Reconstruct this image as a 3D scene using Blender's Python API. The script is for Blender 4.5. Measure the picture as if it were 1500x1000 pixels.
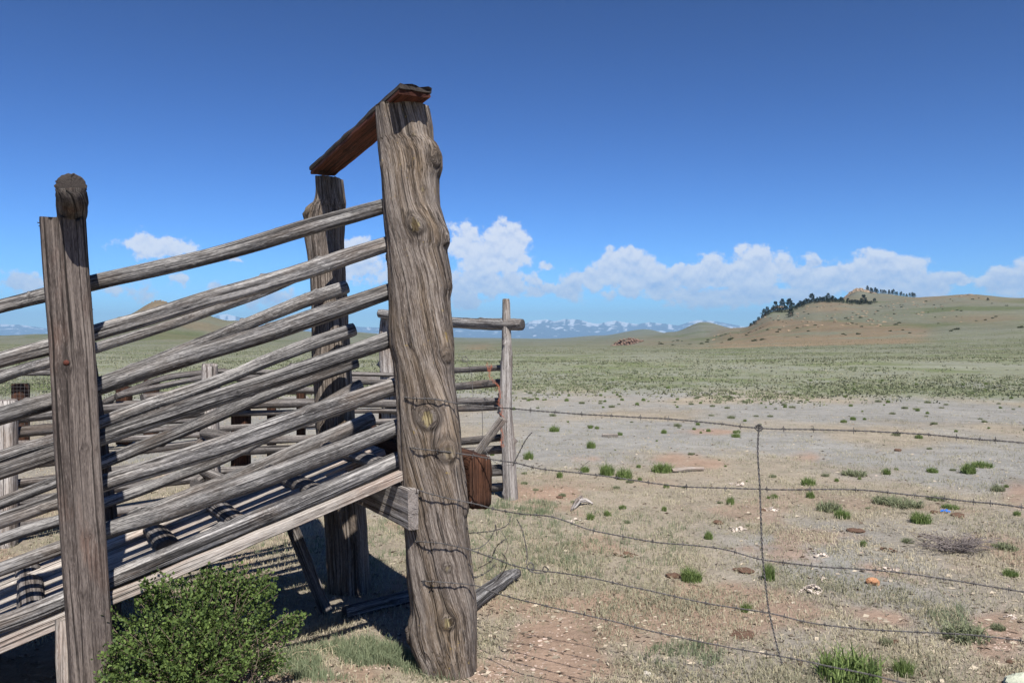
import bpy, math, random
import numpy as np
from mathutils import Vector, Matrix, noise as mn
R = math.radians
for o in list(bpy.data.objects): bpy.data.objects.remove(o)
S = bpy.context.scene
COL = S.collection

# ------------------------------------------------------------------ camera
CAMH = 1.7; FP = 1200.0; HX = 750.0; HY = 490.0
cam = bpy.data.cameras.new("camera"); co = bpy.data.objects.new("camera", cam); COL.objects.link(co)
co.location = (0, 0, CAMH); co.rotation_euler = (R(90), 0, 0)
cam.lens = 28.8; cam.sensor_width = 36.0; cam.shift_y = -10/1500.0
cam.clip_start = 0.1; cam.clip_end = 90000
S.camera = co
S.render.resolution_x = 1024; S.render.resolution_y = 682

# ------------------------------------------------------------------ sun and exposure
EL = R(52); AZ = math.atan2(0.300, -0.954)
sd = Vector((math.sin(AZ)*math.cos(EL), math.cos(AZ)*math.cos(EL), math.sin(EL)))
sl = bpy.data.lights.new("sun", 'SUN'); so = bpy.data.objects.new("sun", sl); COL.objects.link(so)
sl.energy = 5.0; sl.angle = R(0.5); sl.color = (1.0, 0.955, 0.89)
so.rotation_euler = (-sd).to_track_quat('-Z', 'Y').to_euler(); so.location = (5, -8, 12)
S.view_settings.view_transform = 'Standard'; S.view_settings.look = 'None'
S.view_settings.gamma = 1.0; S.view_settings.exposure = 0.68
S.view_settings.use_curve_mapping = False

# ------------------------------------------------------------------ node helper
class NT:
    def __init__(s, tree): s.t = tree; s.n = tree.nodes; s.l = tree.links; s.n.clear()
    def new(s, typ, **kw):
        nd = s.n.new(typ)
        for k, v in kw.items(): setattr(nd, k, v)
        return nd
    def put(s, sock, v):
        if isinstance(v, bpy.types.NodeSocket): s.l.new(v, sock)
        elif v is not None: sock.default_value = v
    def math(s, op, a, b=None, c=None, clamp=False):
        nd = s.new('ShaderNodeMath', operation=op, use_clamp=clamp)
        s.put(nd.inputs[0], a)
        if b is not None: s.put(nd.inputs[1], b)
        if c is not None: s.put(nd.inputs[2], c)
        return nd.outputs[0]
    def vmath(s, op, a, b=None):
        nd = s.new('ShaderNodeVectorMath', operation=op); s.put(nd.inputs[0], a)
        if b is not None:
            if op == 'SCALE': s.put(nd.inputs['Scale'], b)
            else: s.put(nd.inputs[1], b)
        return nd.outputs['Value'] if op in ('LENGTH', 'DOT_PRODUCT') else nd.outputs[0]
    def noise(s, vec, scale, detail=4, rough=0.55, dist=0.0, color=False):
        nd = s.new('ShaderNodeTexNoise'); s.put(nd.inputs['Vector'], vec)
        nd.inputs['Scale'].default_value = scale; nd.inputs['Detail'].default_value = detail
        nd.inputs['Roughness'].default_value = rough; nd.inputs['Distortion'].default_value = dist
        return nd.outputs['Color'] if color else nd.outputs['Fac']
    def mr(s, v, a, b, c=0.0, d=1.0, smooth=False):
        nd = s.new('ShaderNodeMapRange'); nd.clamp = True
        if smooth: nd.interpolation_type = 'SMOOTHSTEP'
        s.put(nd.inputs['Value'], v)
        for i, x in enumerate((a, b, c, d)): nd.inputs[i+1].default_value = x
        return nd.outputs[0]
    def mix(s, f, a, b, mode='MIX'):
        nd = s.new('ShaderNodeMix', data_type='RGBA', blend_type=mode)
        s.put(nd.inputs[0], f)
        for sock, v in ((nd.inputs[6], a), (nd.inputs[7], b)):
            if isinstance(v, tuple) and len(v) == 3: v = (*v, 1)
            s.put(sock, v)
        return nd.outputs[2]
    def ramp(s, f, stops):
        nd = s.new('ShaderNodeValToRGB'); s.put(nd.inputs[0], f)
        e = nd.color_ramp.elements
        while len(e) < len(stops): e.new(0.5)
        for i, (p, c) in enumerate(stops): e[i].position = p; e[i].color = (*c, 1)
        return nd.outputs[0]

# ------------------------------------------------------------------ world: blue sky and cumulus on the horizon
w = bpy.data.worlds.new("World"); S.world = w; w.use_nodes = True
T = NT(w.node_tree)
sky = T.new('ShaderNodeTexSky', sky_type='NISHITA', sun_disc=False)
sky.sun_elevation = EL; sky.sun_rotation = AZ
sky.altitude = 2800; sky.air_density = 1.0; sky.dust_density = 0.25; sky.ozone_density = 2.2
BG = 0.07
gm = T.new('ShaderNodeGamma'); T.l.new(T.vmath('SCALE', sky.outputs[0], 0.1), gm.inputs[0]); gm.inputs[1].default_value = 1.75
skyc = T.vmath('MULTIPLY', gm.outputs[0], (0.88/.1122, 1.46/.1122, 1.92/.1122))
tc = T.new('ShaderNodeTexCoord'); sep = T.new('ShaderNodeSeparateXYZ'); T.l.new(tc.outputs['Generated'], sep.inputs[0])
dx, dy, dz = sep.outputs
az = T.math('ARCTAN2', dx, dy)
hyp = T.math('SQRT', T.math('ADD', T.math('MULTIPLY', dx, dx), T.math('MULTIPLY', dy, dy)))
el = T.math('ARCTAN2', dz, hyp)
cv = T.new('ShaderNodeCombineXYZ'); T.l.new(az, cv.inputs[0]); T.l.new(el, cv.inputs[1])
P0 = cv.outputs[0]
CL = [ # px, py, half width, half height, weight
 (235,361,50,18,1.05),(215,356,24,13,1.0),(30,418,46,26,.72),(175,420,90,24,.62),(268,408,18,13,.75),(345,380,26,8,.6),
 (320,420,50,14,.45),(515,388,60,34,.85),(520,358,25,14,.9),(560,400,60,34,.8),(400,440,80,20,.5),
 (712,376,62,42,1.0),(735,356,36,28,1.1),(680,362,40,34,1.0),(700,412,80,34,.9),(745,415,44,26,.85),(690,442,70,14,.55),
 (806,387,24,10,.62),(870,408,60,22,.95),(920,400,54,26,1.1),(925,386,30,18,1.1),(960,415,70,24,1.0),(1015,410,50,20,.9),(1003,392,28,10,.95),
 (1070,400,66,26,1.05),(1105,392,58,26,1.15),(1112,384,34,18,1.1),(1185,405,60,24,1.0),(1190,388,30,10,.85),
 (1240,410,60,24,1.0),(1295,398,60,28,1.12),(1300,385,36,16,1.1),(1360,415,60,22,1.0),(1410,408,50,16,.95),(1475,414,60,22,1.0),(1540,408,70,30,1.0),
 (1050,430,330,22,.72),(820,425,110,18,.72),(1600,420,90,40,1.0),(-80,400,80,30,.9),(-200,410,70,40,.9),(1750,410,90,30,.9)]
wn = T.noise(P0, 26, 5, 0.62, color=True)
warp = T.vmath('SCALE', T.vmath('SUBTRACT', wn, (0.5, 0.5, 0.5)), 0.030)
def field(vec):
    acc = None
    for (px, py, rx, ry, wt) in CL:
        a = math.atan((px-HX)/FP); c = math.cos(a); e = math.atan((HY-py)/FP*c)
        d = T.vmath('MULTIPLY', T.vmath('SUBTRACT', vec, (a, e, 0)), (FP/rx/(c*c)*.8, FP/ry/c*.8, 0))
        f = T.math('MULTIPLY_ADD', T.vmath('LENGTH', d), -1.0, wt)
        acc = f if acc is None else T.math('SMOOTH_MAX', acc, f, 0.12)
    return acc
PW = T.vmath('ADD', P0, warp)
F = field(PW)
n1 = T.noise(P0, 48, 8, 0.62); n2 = T.noise(T.vmath('ADD', P0, (0.0, 0.006, 0)), 48, 8, 0.62)
F2 = T.math('ADD', F, T.math('MULTIPLY', T.math('SUBTRACT', n1, 0.5), 1.7))
F2 = T.math('ADD', F2, T.math('MULTIPLY', T.math('SUBTRACT', T.noise(P0, 15, 3, 0.6), 0.53), 1.6))
dens = T.mr(F2, 0.02, 0.38, 0, 1, True)
dens = T.math('MULTIPLY', dens, T.mr(el, 0.004, 0.035, 0.35, 1.0, True))
relief = T.math('MULTIPLY', T.math('SUBTRACT', n1, n2), 2.6)
lit = T.math('ADD', T.mr(F2, 0.1, 1.25, 0.80, 0.38), relief)
lit = T.math('ADD', lit, T.mr(el, 0.03, 0.10, -0.20, 0.30), clamp=True)
KB = BG*2**.68
ccol = T.mix(lit, (0.37/KB, 0.52/KB, 0.84/KB), (0.95/KB, 0.96/KB, 1.0/KB))
cmix = T.mix(T.math('MULTIPLY', dens, 0.88), skyc, ccol)
bg = T.new('ShaderNodeBackground'); T.l.new(cmix, bg.inputs[0]); bg.inputs[1].default_value = BG
ow = T.new('ShaderNodeOutputWorld'); T.l.new(bg.outputs[0], ow.inputs[0])
w.cycles.sampling_method = 'MANUAL'; w.cycles.sample_map_resolution = 256

# ------------------------------------------------------------------ object helpers
def tag(o, label=None, cat=None, group=None, kind=None):
    if label: o['label'] = label
    if cat: o['category'] = cat
    if group: o['group'] = group
    if kind: o['kind'] = kind
    return o
def empty(name, loc=(0, 0, 0)):
    o = bpy.data.objects.new(name, None); o.location = loc; o.empty_display_size = 0.2; COL.objects.link(o); return o
def link(name, me, mat, parent=None):
    o = bpy.data.objects.new(name, me)
    if mat is not None and not me.materials: me.materials.append(mat)
    COL.objects.link(o)
    if parent is not None:
        o.parent = parent; o.matrix_parent_inverse = Matrix.Translation(-Vector(parent.location))
    return o
def mesh(name, V, Fc, smooth=True, attrs=None):
    me = bpy.data.meshes.new(name); V = np.asarray(V, dtype=np.float32)
    if isinstance(Fc, np.ndarray):
        k = Fc.shape[1]; nf = len(Fc)
        me.vertices.add(len(V)); me.vertices.foreach_set('co', V.ravel())
        me.loops.add(nf*k); me.loops.foreach_set('vertex_index', Fc.astype(np.int32).ravel())
        me.polygons.add(nf); me.polygons.foreach_set('loop_start', np.arange(0, nf*k, k, dtype=np.int32))
        me.update(calc_edges=True)
    else:
        me.from_pydata([tuple(map(float, v)) for v in V], [], Fc)
    me.polygons.foreach_set('use_smooth', [smooth]*len(me.polygons))
    for an, (ty, key, dat) in (attrs or {}).items():
        at = me.attributes.new(an, ty, 'POINT'); at.data.foreach_set(key, np.asarray(dat, dtype=np.float32).ravel())
    me.update(); return me
def P(px, py, D): return Vector(((px-HX)/FP*D, D, CAMH+(HY-py)/FP*D))
# chute frame: a runs down the ramp, w across it
O0 = (-0.35, 4.16); AX = (-.866, -.5); WX = (-.5, .866)
def CH(a, w_, z): return Vector((O0[0]+AX[0]*a+WX[0]*w_, O0[1]+AX[1]*a+WX[1]*w_, z))
def PW0(px, py, w0):
    u = (px-HX)/FP; Y = (w0+3.778)/(.866-.5*u); return Vector((u*Y, Y, CAMH+(HY-py)/FP*Y))

# ------------------------------------------------------------------ wood material
def wood(name, dark, mid, light, warm, warm_amt=0.35, fib=95, bump=0.5, crack=0.9, lichen=0.0):
    m = bpy.data.materials.new(name); m.use_nodes = True; T = NT(m.node_tree)
    g = T.new('ShaderNodeAttribute', attribute_name='grain').outputs['Vector']
    kn = T.new('ShaderNodeAttribute', attribute_name='knot').outputs['Fac']
    ht = T.new('ShaderNodeAttribute', attribute_name='heart').outputs['Fac']
    cp = T.new('ShaderNodeAttribute', attribute_name='cap').outputs['Fac']
    oi = T.new('ShaderNodeObjectInfo').outputs['Random']
    off = T.new('ShaderNodeCombineXYZ'); T.l.new(T.math('MULTIPLY', oi, 37.0), off.inputs[0]); T.l.new(T.math('MULTIPLY', oi, 71.0), off.inputs[1])
    g0 = T.vmath('ADD', g, off.outputs[0])
    a = T.noise(T.vmath('MULTIPLY', g0, (1, 1, .03)), fib, 6, 0.68)
    b = T.noise(T.vmath('MULTIPLY', g0, (1, 1, .014)), fib*.33, 4, 0.6)
    t = T.noise(T.vmath('MULTIPLY', g0, (1, 1, .3)), 7, 4, 0.6)
    t2 = T.noise(T.vmath('MULTIPLY', g0, (1, 1, .12)), 19, 5, 0.6)
    fine = T.noise(T.vmath('MULTIPLY', g0, (1, 1, .12)), fib*3.2, 3, 0.6)
    cr = T.math('ABSOLUTE', T.math('SUBTRACT', T.noise(T.vmath('MULTIPLY', g0, (1, 1, .008)), fib*.22, 3, 0.5), 0.5))
    crm = T.mr(cr, 0.004, 0.026, 1, 0); crk = T.math('MULTIPLY', crm, T.mr(t2, .38, .52))
    cr2 = T.math('ABSOLUTE', T.math('SUBTRACT', T.noise(T.vmath('MULTIPLY', g0, (1, 1, .012)), fib*.6, 3, 0.5), 0.5))
    crk = T.math('MAXIMUM', crk, T.math('MULTIPLY', T.mr(cr2, .002, .03, 1, 0), T.mr(t, .42, .6, 0, .75)))
    v = T.math('ADD', T.math('MULTIPLY', a, .6), T.math('MULTIPLY', b, .4))
    v = T.math('ADD', v, T.math('MULTIPLY', T.math('SUBTRACT', fine, .5), .35))
    c = T.ramp(v, [(0.39, dark), (0.49, mid), (0.60, light)])
    c = T.mix(T.math('MULTIPLY', T.mr(t, .48, .66), warm_amt), c, warm)
    c = T.mix(T.math('MULTIPLY', T.mr(t2, .54, .72), .5), c, light)
    c = T.mix(T.math('MULTIPLY', T.mr(t2, .28, .44, 1, 0), .5), c, dark)
    fl = T.noise(T.vmath('MULTIPLY', g0, (1, 1, .10)), fib*1.1, 4, 0.7)
    c = T.mix(T.math('MULTIPLY', T.mr(fl, .60, .66), .55), c, tuple(min(1, x*1.35) for x in light))
    c = T.mix(T.math('MULTIPLY', T.mr(fl, .40, .35), .6), c, dark)
    c = T.mix(T.math('MULTIPLY', crk, crack), c, tuple(x*.18 for x in dark))
    if lichen:
        ln = T.noise(g0, 26, 4, .7)
        c = T.mix(T.math('MULTIPLY', T.mr(ln, .66, .70), lichen), c, (.36, .25, .06))
    c = T.mix(T.math('MULTIPLY', kn, .75), c, tuple(x*.7 for x in dark))
    c = T.mix(ht, c, T.mix(T.mr(a, .42, .58), (.09, .065, .035), (.33, .275, .15)))
    c = T.vmath('SCALE', c, T.mr(oi, 0, 1, .80, 1.18)) if name != 'weathered_brown_post' else c
    # sawn end: rings and checks
    sp = T.new('ShaderNodeSeparateXYZ'); T.l.new(g, sp.inputs[0])
    rr = T.math('SQRT', T.math('ADD', T.math('POWER', sp.outputs[0], 2.0), T.math('POWER', sp.outputs[1], 2.0)))
    ring = T.math('SINE', T.math('MULTIPLY', T.math('ADD', rr, T.math('MULTIPLY', t, .01)), 1300.0))
    ang = T.math('ARCTAN2', sp.outputs[1], sp.outputs[0])
    av = T.new('ShaderNodeCombineXYZ'); T.l.new(T.math('MULTIPLY', ang, 2.2), av.inputs[0]); T.l.new(T.math('MULTIPLY', oi, 9.0), av.inputs[1])
    chk = T.mr(T.noise(av.outputs[0], 3.0, 4, .7), .36, .46, 1, 0)
    ec = T.mix(T.mr(ring, -1, 1, .2, .8), dark, mid); ec = T.mix(chk, ec, tuple(x*.25 for x in dark))
    c = T.mix(cp, c, ec)
    h = T.math('ADD', T.math('MULTIPLY', v, 1.0), T.math('MULTIPLY', crk, -1.2))
    bp = T.new('ShaderNodeBump'); bp.inputs['Strength'].default_value = bump; bp.inputs['Distance'].default_value = 0.008
    T.l.new(h, bp.inputs['Height'])
    bs = T.new('ShaderNodeBsdfPrincipled'); T.l.new(c, bs.inputs['Base Color']); bs.inputs['Roughness'].default_value = 0.88
    bs.inputs['Specular IOR Level'].default_value = 0.18
    T.l.new(bp.outputs[0], bs.inputs['Normal'])
    o = T.new('ShaderNodeOutputMaterial'); T.l.new(bs.outputs[0], o.inputs[0]); return m

M_RAIL = wood("weathered_grey_rail", (.034, .032, .032), (.125, .119, .116), (.34, .325, .31), (.14, .10, .07), .35)
M_DECK = wood("bleached_deck_wood", (.13, .112, .098), (.30, .268, .235), (.46, .42, .375), (.40, .28, .22), .5)
M_POST = wood("weathered_brown_post", (.054, .043, .036), (.140, .113, .094), (.29, .25, .215), (.23, .16, .09), .45, fib=125, bump=.9, crack=.72, lichen=.5)
M_SQ = wood("brown_squared_post", (.040, .032, .028), (.092, .075, .066), (.165, .138, .12), (.15, .085, .06), .5, fib=110, bump=.5)
M_BACK = wood("grey_corral_wood", (.042, .037, .035), (.12, .11, .104), (.25, .23, .215), (.14, .095, .065), .4)
M_SILVER = wood("silvery_peeled_post", (.11, .09, .08), (.30, .27, .25), (.50, .47, .44), (.26, .18, .12), .5, fib=80)
M_DARK = wood("dark_stained_wood", (.016, .009, .006), (.046, .023, .015), (.085, .042, .026), (.10, .04, .02), .5)
M_RED = wood("red_brown_plank", (.022, .010, .008), (.085, .030, .020), (.13, .048, .03), (.15, .05, .03), .5)
M_CAPP = wood("dark_grey_plank", (.022, .018, .016), (.06, .05, .045), (.13, .115, .10), (.10, .05, .03), .5)

def nz(x, y, z): return mn.noise(Vector((x, y, z)))
def loft(name, rings, mat, parent, seg, seed, rough=.05, fine=.02, n=2.0, knots=(), capends=(True, True), ragged=0.0, ckl=0, twist=0.0, vcap=False):
    """rings: list of (centre, e1, e2, rx, ry, s). knots: (s, ang, size, height, heart)"""
    V = []; G = []; K = []; H = []; Cp = []; Fc = []
    rs = random.Random(seed); sx = seed*7.31
    cks = [(rs.uniform(0, 6.28), rs.uniform(.05, .12), rs.uniform(0, 9)) for _ in range(ckl)]
    for (c, e1, e2, rx, ry, s) in rings:
        for j in range(seg):
            th = 2*math.pi*j/seg; ct, st = math.cos(th), math.sin(th)
            f = (abs(ct)**n+abs(st)**n)**(-1/n)
            f *= 1+rough*nz(ct*.9+sx, st*.9, s*1.6)*2+fine*nz(ct*5+sx, st*5, s*5)*2+fine*.6*nz(ct*12+sx, st*12, s*3)*2
            for (ca, cw, cph) in cks:
                cc = ca+.35*nz(s*.8+cph, sx, 0); dd = (th-cc+math.pi) % (2*math.pi)-math.pi
                f -= cw*math.exp(-(dd/.07)**2)*max(0, .5+nz(s*1.3+cph, 3.1, sx))
            rr = (rx+ry)/2; th2 = th+twist*s; kn = 0; ht = 0; add = 0
            for (ks, ka, kr, kh, hh) in knots:
                dd = ((th-ka+math.pi) % (2*math.pi)-math.pi)*rr; ds = (s-ks)*.8; d = math.hypot(dd, ds)
                if d < kr*5:
                    add += kh*math.exp(-(d/(kr*1.25))**2)-kh*.35*math.exp(-((d-kr*1.0)/(kr*.22))**2)-kh*.5*math.exp(-(d/(kr*.35))**2)
                    if d > kr*.6: th2 -= dd/rr*min(1, (kr*.72/d)**2.5)*.92
                    kn = max(kn, max(0, min(1, 1.4-d/kr*1.4))*.6, .8*math.exp(-((d-kr*.95)/(kr*.2))**2))
                    if hh and math.hypot(dd*1.15, (ds+.1*kr)*.8) < kr*.40*(1+.35*nz(dd*60, ds*60, ks)): ht = hh
            V.append(c+e1*(ct*(rx*f+add))+e2*(st*(ry*f+add)))
            G.append((math.cos(th2)*rr, math.sin(th2)*rr, s)); K.append(kn); H.append(ht); Cp.append(0)
    nr = len(rings)
    for i in range(nr-1):
        for j in range(seg):
            k = (j+1) % seg; Fc.append((i*seg+j, i*seg+k, (i+1)*seg+k, (i+1)*seg+j))
    for end, on in ((0, capends[0]), (nr-1, capends[1])):
        if not on: continue
        c, e1, e2, rx, ry, s = rings[end]; b = len(V); base = end*seg
        tdir = e1.cross(e2).normalized()*(1 if end else -1)
        for q, fr in enumerate((1.0, .66, .33)):
            for j in range(seg):
                p = V[base+j]; d = p-c
                V.append(c+d*fr+tdir*(.003 if q else .001)+tdir*(ragged*nz(d.x*30+sx, d.y*30, d.z*30+q)))
                G.append((d.dot(e1)*fr, .3, d.dot(e2)*fr) if vcap else (d.dot(e1)*fr, d.dot(e2)*fr, s)); K.append(0); H.append(0); Cp.append(0 if vcap else 1)
        V.append(c+tdir*.003); G.append((0, .3, 0) if vcap else (0, 0, s)); K.append(0); H.append(0); Cp.append(0 if vcap else 1); ci = len(V)-1
        rows = [b, b+seg, b+2*seg]
        def q4(a_, b_, c_, d_): Fc.append((a_, b_, c_, d_) if end else (d_, c_, b_, a_))
        for j in range(seg):
            k = (j+1) % seg
            q4(base+j, base+k, b+k, b+j)
            q4(rows[0]+j, rows[0]+k, rows[1]+k, rows[1]+j); q4(rows[1]+j, rows[1]+k, rows[2]+k, rows[2]+j)
            Fc.append((rows[2]+j, rows[2]+k, ci) if end else (ci, rows[2]+k, rows[2]+j))
    me = mesh(name, V, Fc, True, {'grain': ('FLOAT_VECTOR', 'vector', G), 'knot': ('FLOAT', 'value', K), 'heart': ('FLOAT', 'value', H), 'cap': ('FLOAT', 'value', Cp)})
    return link(name, me, mat, parent)

def spline(pts, t):
    n = len(pts)-1; x = t*n; i = min(int(x), n-1); f = x-i
    g = lambda k: pts[max(0, min(n, k))]
    p0, p1, p2, p3 = g(i-1), g(i), g(i+1), g(i+2)
    return .5*((2*p1)+(p2-p0)*f+(2*p0-5*p1+4*p2-p3)*f*f+(3*p1-p0-3*p2+p3)*f**3)
def pole(name, pts, rads, mat, parent, seg=18, seed=1, step=.05, rough=.05, fine=.02, n=2.0, flat=1.0, nk=3, ragged=.004, wob=0.0, ckl=0, kh=.3, vcap=False):
    pts = [Vector(p) for p in pts]; L = sum((pts[i+1]-pts[i]).length for i in range(len(pts)-1))
    ns = max(3, int(L/step)); rs = random.Random(seed); rings = []
    for i in range(ns+1):
        t = i/ns; c = spline(pts, t); d = (spline(pts, min(1, t+.01))-spline(pts, max(0, t-.01))).normalized()
        up = Vector((0, 0, 1)) if abs(d.z) < .95 else Vector((0, 1, 0))
        e1 = d.cross(up).normalized(); e2 = e1.cross(d).normalized(); e1 = -e1
        r = float(np.interp(t, np.linspace(0, 1, len(rads)), rads))
        c = c+e2*(wob*nz(t*L*1.3, seed*3.3, 0))+e1*(wob*nz(t*L*1.3, seed*5.3, 9))
        if i == 0 or i == ns: r *= .93
        rings.append((c, e1, e2, r*flat, r, t*L))
    rr = sum(rads)/len(rads)
    kn = [(rs.uniform(.05, .95)*L, rs.uniform(0, 6.28), rr*rs.uniform(.18, .32), rr*kh*rs.uniform(.4, 1)*(1.9 if rs.random() < .2 else 1), 0) for _ in range(nk)]
    return loft(name, rings, mat, parent, seg, seed, rough, fine, n, kn, (True, True), ragged, ckl, 0.15*math.sin(seed*3.7), vcap)

def plank(name, p0, p1, wdir, width, thick, mat, parent, seed=1, step=.05, warp=.004, chew=.003, nk=2):
    """board from p0 to p1; wdir = direction of its width. Centre-line given; edges worn."""
    p0 = Vector(p0); p1 = Vector(p1); d = (p1-p0); L = d.length; d.normalize()
    wd = (Vector(wdir)-d*Vector(wdir).dot(d)).normalized(); nd = d.cross(wd).normalized()
    if nd.z < 0: nd = -nd
    ns = max(2, int(L/step)); prof = []
    W, Tt = width/2, thick/2; b = min(.004, Tt*.5)
    kx = np.linspace(-1, 1, 9)
    prof = [(x*(W-b), Tt) for x in kx]+[(W, Tt-b), (W, 0), (W, -Tt+b)]+[(x*(W-b), -Tt) for x in kx[::-1]]+[(-W, -Tt+b), (-W, 0), (-W, Tt-b)]
    seg = len(prof); V = []; G = []; K = []; Cp = []; Fc = []; rs = random.Random(seed)
    kn = [(rs.uniform(0, L), rs.uniform(-W*.8, W*.8), rs.uniform(.008, .018)) for _ in range(nk)]
    for i in range(ns+1):
        s = L*i/ns; c = p0+d*s+nd*(warp*nz(s*1.1, seed*2.7, 0))+wd*(warp*nz(s*1.1, seed*1.7, 5))
        for (x, y) in prof:
            x2 = x+chew*nz(s*6, seed, x*3)*(abs(x)/W); y2 = y+chew*.6*nz(s*4+seed, x*25, y*9)
            V.append(c+wd*x2+nd*y2+d*((chew*2*nz(x*40, seed, y*30)) if i in (0, ns) else 0))
            gx = x; kk = 0
            for (ks, kw, kr) in kn:
                dd = math.hypot(x-kw, (s-ks)*.7)
                if dd < kr*5: gx -= (x-kw)*min(1, (kr*.8/max(dd, 1e-4))**2)*.9; kk = max(kk, max(0, 1.3-dd/kr))
            G.append((gx+seed*.37, y*1.5+seed*.11, s)); K.append(min(1, kk)); Cp.append(0)
    for i in range(ns):
        for j in range(seg):
            k = (j+1) % seg; Fc.append((i*seg+j, i*seg+k, (i+1)*seg+k, (i+1)*seg+j))
    for end in (0, ns):
        base = end*seg; b0 = len(V)
        for j in range(seg):
            V.append(V[base+j]); G.append((prof[j][0]+.02, prof[j][1]+.08, 0)); K.append(0); Cp.append(.85)
        f = tuple(range(b0, b0+seg)); Fc.append(f if end else f[::-1])
    me = mesh(name, V, Fc, False, {'grain': ('FLOAT_VECTOR', 'vector', G), 'knot': ('FLOAT', 'value', K), 'heart': ('FLOAT', 'value', [0]*len(V)), 'cap': ('FLOAT', 'value', Cp)})
    import bmesh
    bm = bmesh.new(); bm.from_mesh(me); bmesh.ops.recalc_face_normals(bm, faces=bm.faces); bm.to_mesh(me); bm.free()
    return link(name, me, mat, parent)

def outline_post(name, left, right, D, depth, mat, parent, seed, seg, step, n, yaw, knots, pyb, rough=.03, fine=.02, topcut=None, ckl=3, ragged=.01, twist=0.0):
    """vertical trunk whose left and right edges follow measured (px, py) lists at distance D"""
    ly = [q[1] for q in left]; lx = [q[0] for q in left]; ry_ = [q[1] for q in right]; rx_ = [q[0] for q in right]
    top = min(ly[0], ry_[0]); rings = []; zt = CAMH+(HY-top)/FP*D; zb = CAMH+(HY-pyb)/FP*D
    ns = int((zt-zb)/step)
    e1 = Vector((math.cos(yaw), math.sin(yaw), 0)); e2 = Vector((-math.sin(yaw), math.cos(yaw), 0))
    for i in range(ns+1):
        z = zb+(zt-zb)*i/ns; py = HY-(z-CAMH)*FP/D
        L_ = np.interp(py, ly, lx); R_ = np.interp(py, ry_, rx_)
        xl = (L_-HX)/FP*D; xr = (R_-HX)/FP*D
        rings.append((Vector(((xl+xr)/2, D, z)), e1, e2, (xr-xl)/2, depth/2*(.95+.1*nz(z*2, seed, 0)), z-zb))
    ks = []
    for (px, py, szpx, h, hh) in knots:
        z = CAMH+(HY-py)/FP*D; L_ = np.interp(py, ly, lx); R_ = np.interp(py, ry_, rx_)
        u = max(-.97, min(.97, (px-(L_+R_)/2)/((R_-L_)/2))); ks.append((z-zb, -math.acos(u), szpx*D/FP, h, hh))
    return loft(name, rings, mat, parent, seg, seed, rough, fine, n, ks, (True, True), ragged, ckl, twist)

# ------------------------------------------------------------------ terrain
LX = [-900, -300, 0, 60, 130, 180, 232, 290, 340, 420, 500, 600, 700, 800, 880, 945, 985, 1030, 1080, 1140, 1200, 1228, 1257, 1285, 1340, 1420, 1500, 1800, 2600]
LD = [45, 90, 180, 320, 500, 700, 1100, 1800, 3000, 6000, 12000, 26000]
TB = {
 -900: [530, 514, 508, 504, 502, 500, 498, 497, 496, 495, 494, 493],
 -300: [530, 514, 508, 503, 500, 498, 495, 493, 494, 495, 494, 493],
 0:    [530, 514, 508, 503, 500, 496, 491, 493, 495, 495, 494, 493],
 60:   [530, 514, 508, 502, 497, 493, 489, 493, 495, 495, 494, 493],
 130:  [530, 514, 508, 500, 487, 486, 488, 493, 495, 495, 494, 493],
 180:  [530, 514, 507, 498, 463, 476, 488, 493, 495, 495, 494, 493],
 232:  [530, 514, 507, 497, 440, 468, 486, 493, 495, 495, 494, 493],
 290:  [530, 514, 507, 497, 459, 470, 484, 492, 495, 495, 494, 493],
 340:  [530, 514, 507, 499, 471, 476, 484, 490, 494, 495, 494, 493],
 420:  [530, 514, 508, 502, 492, 488, 484, 488, 493, 495, 494, 493],
 500:  [530, 514, 509, 505, 502, 496, 489, 486, 491, 495, 494, 493],
 600:  [530, 515, 510, 507, 505, 502, 498, 492, 491, 495, 495, 494],
 700:  [530, 515, 511, 508, 506, 504, 501, 498, 495, 497, 496, 494],
 800:  [530, 515, 511, 508, 506, 503, 500, 498, 496, 497, 496, 494],
 880:  [529, 515, 511, 507, 504, 502, 499, 496, 491, 496, 496, 494],
 945:  [529, 514, 510, 506, 503, 500, 496, 492, 482, 493, 495, 494],
 985:  [529, 514, 509, 505, 501, 498, 494, 486, 489, 493, 495, 494],
 1030: [529, 514, 509, 503, 499, 494, 489, 471, 486, 493, 495, 494],
 1080: [528, 513, 507, 500, 492, 484, 481, 481, 486, 492, 494, 494],
 1140: [527, 512, 504, 495, 478, 455, 470, 480, 488, 492, 494, 494],
 1200: [527, 511, 503, 491, 468, 441, 460, 476, 486, 492, 494, 494],
 1228: [527, 510, 502, 489, 465, 441, 438, 472, 485, 491, 494, 494],
 1257: [526, 510, 501, 488, 462, 446, 424, 470, 484, 491, 494, 494],
 1285: [526, 510, 500, 487, 461, 444, 429, 468, 484, 491, 494, 494],
 1340: [526, 509, 499, 485, 458, 437, 436, 466, 482, 490, 494, 494],
 1420: [525, 508, 497, 481, 452, 432, 450, 470, 484, 490, 494, 494],
 1500: [525, 507, 495, 478, 450, 437, 454, 474, 486, 490, 494, 494],
 1800: [525, 508, 497, 482, 462, 452, 465, 480, 488, 492, 494, 494],
 2600: [527, 511, 503, 495, 485, 480, 485, 490, 493, 494, 494, 494]}
TBA = np.array([TB[x] for x in LX], float)
LL = [math.log(d) for d in LD]
def sm(f): return f*f*(3-2*f)
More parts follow.
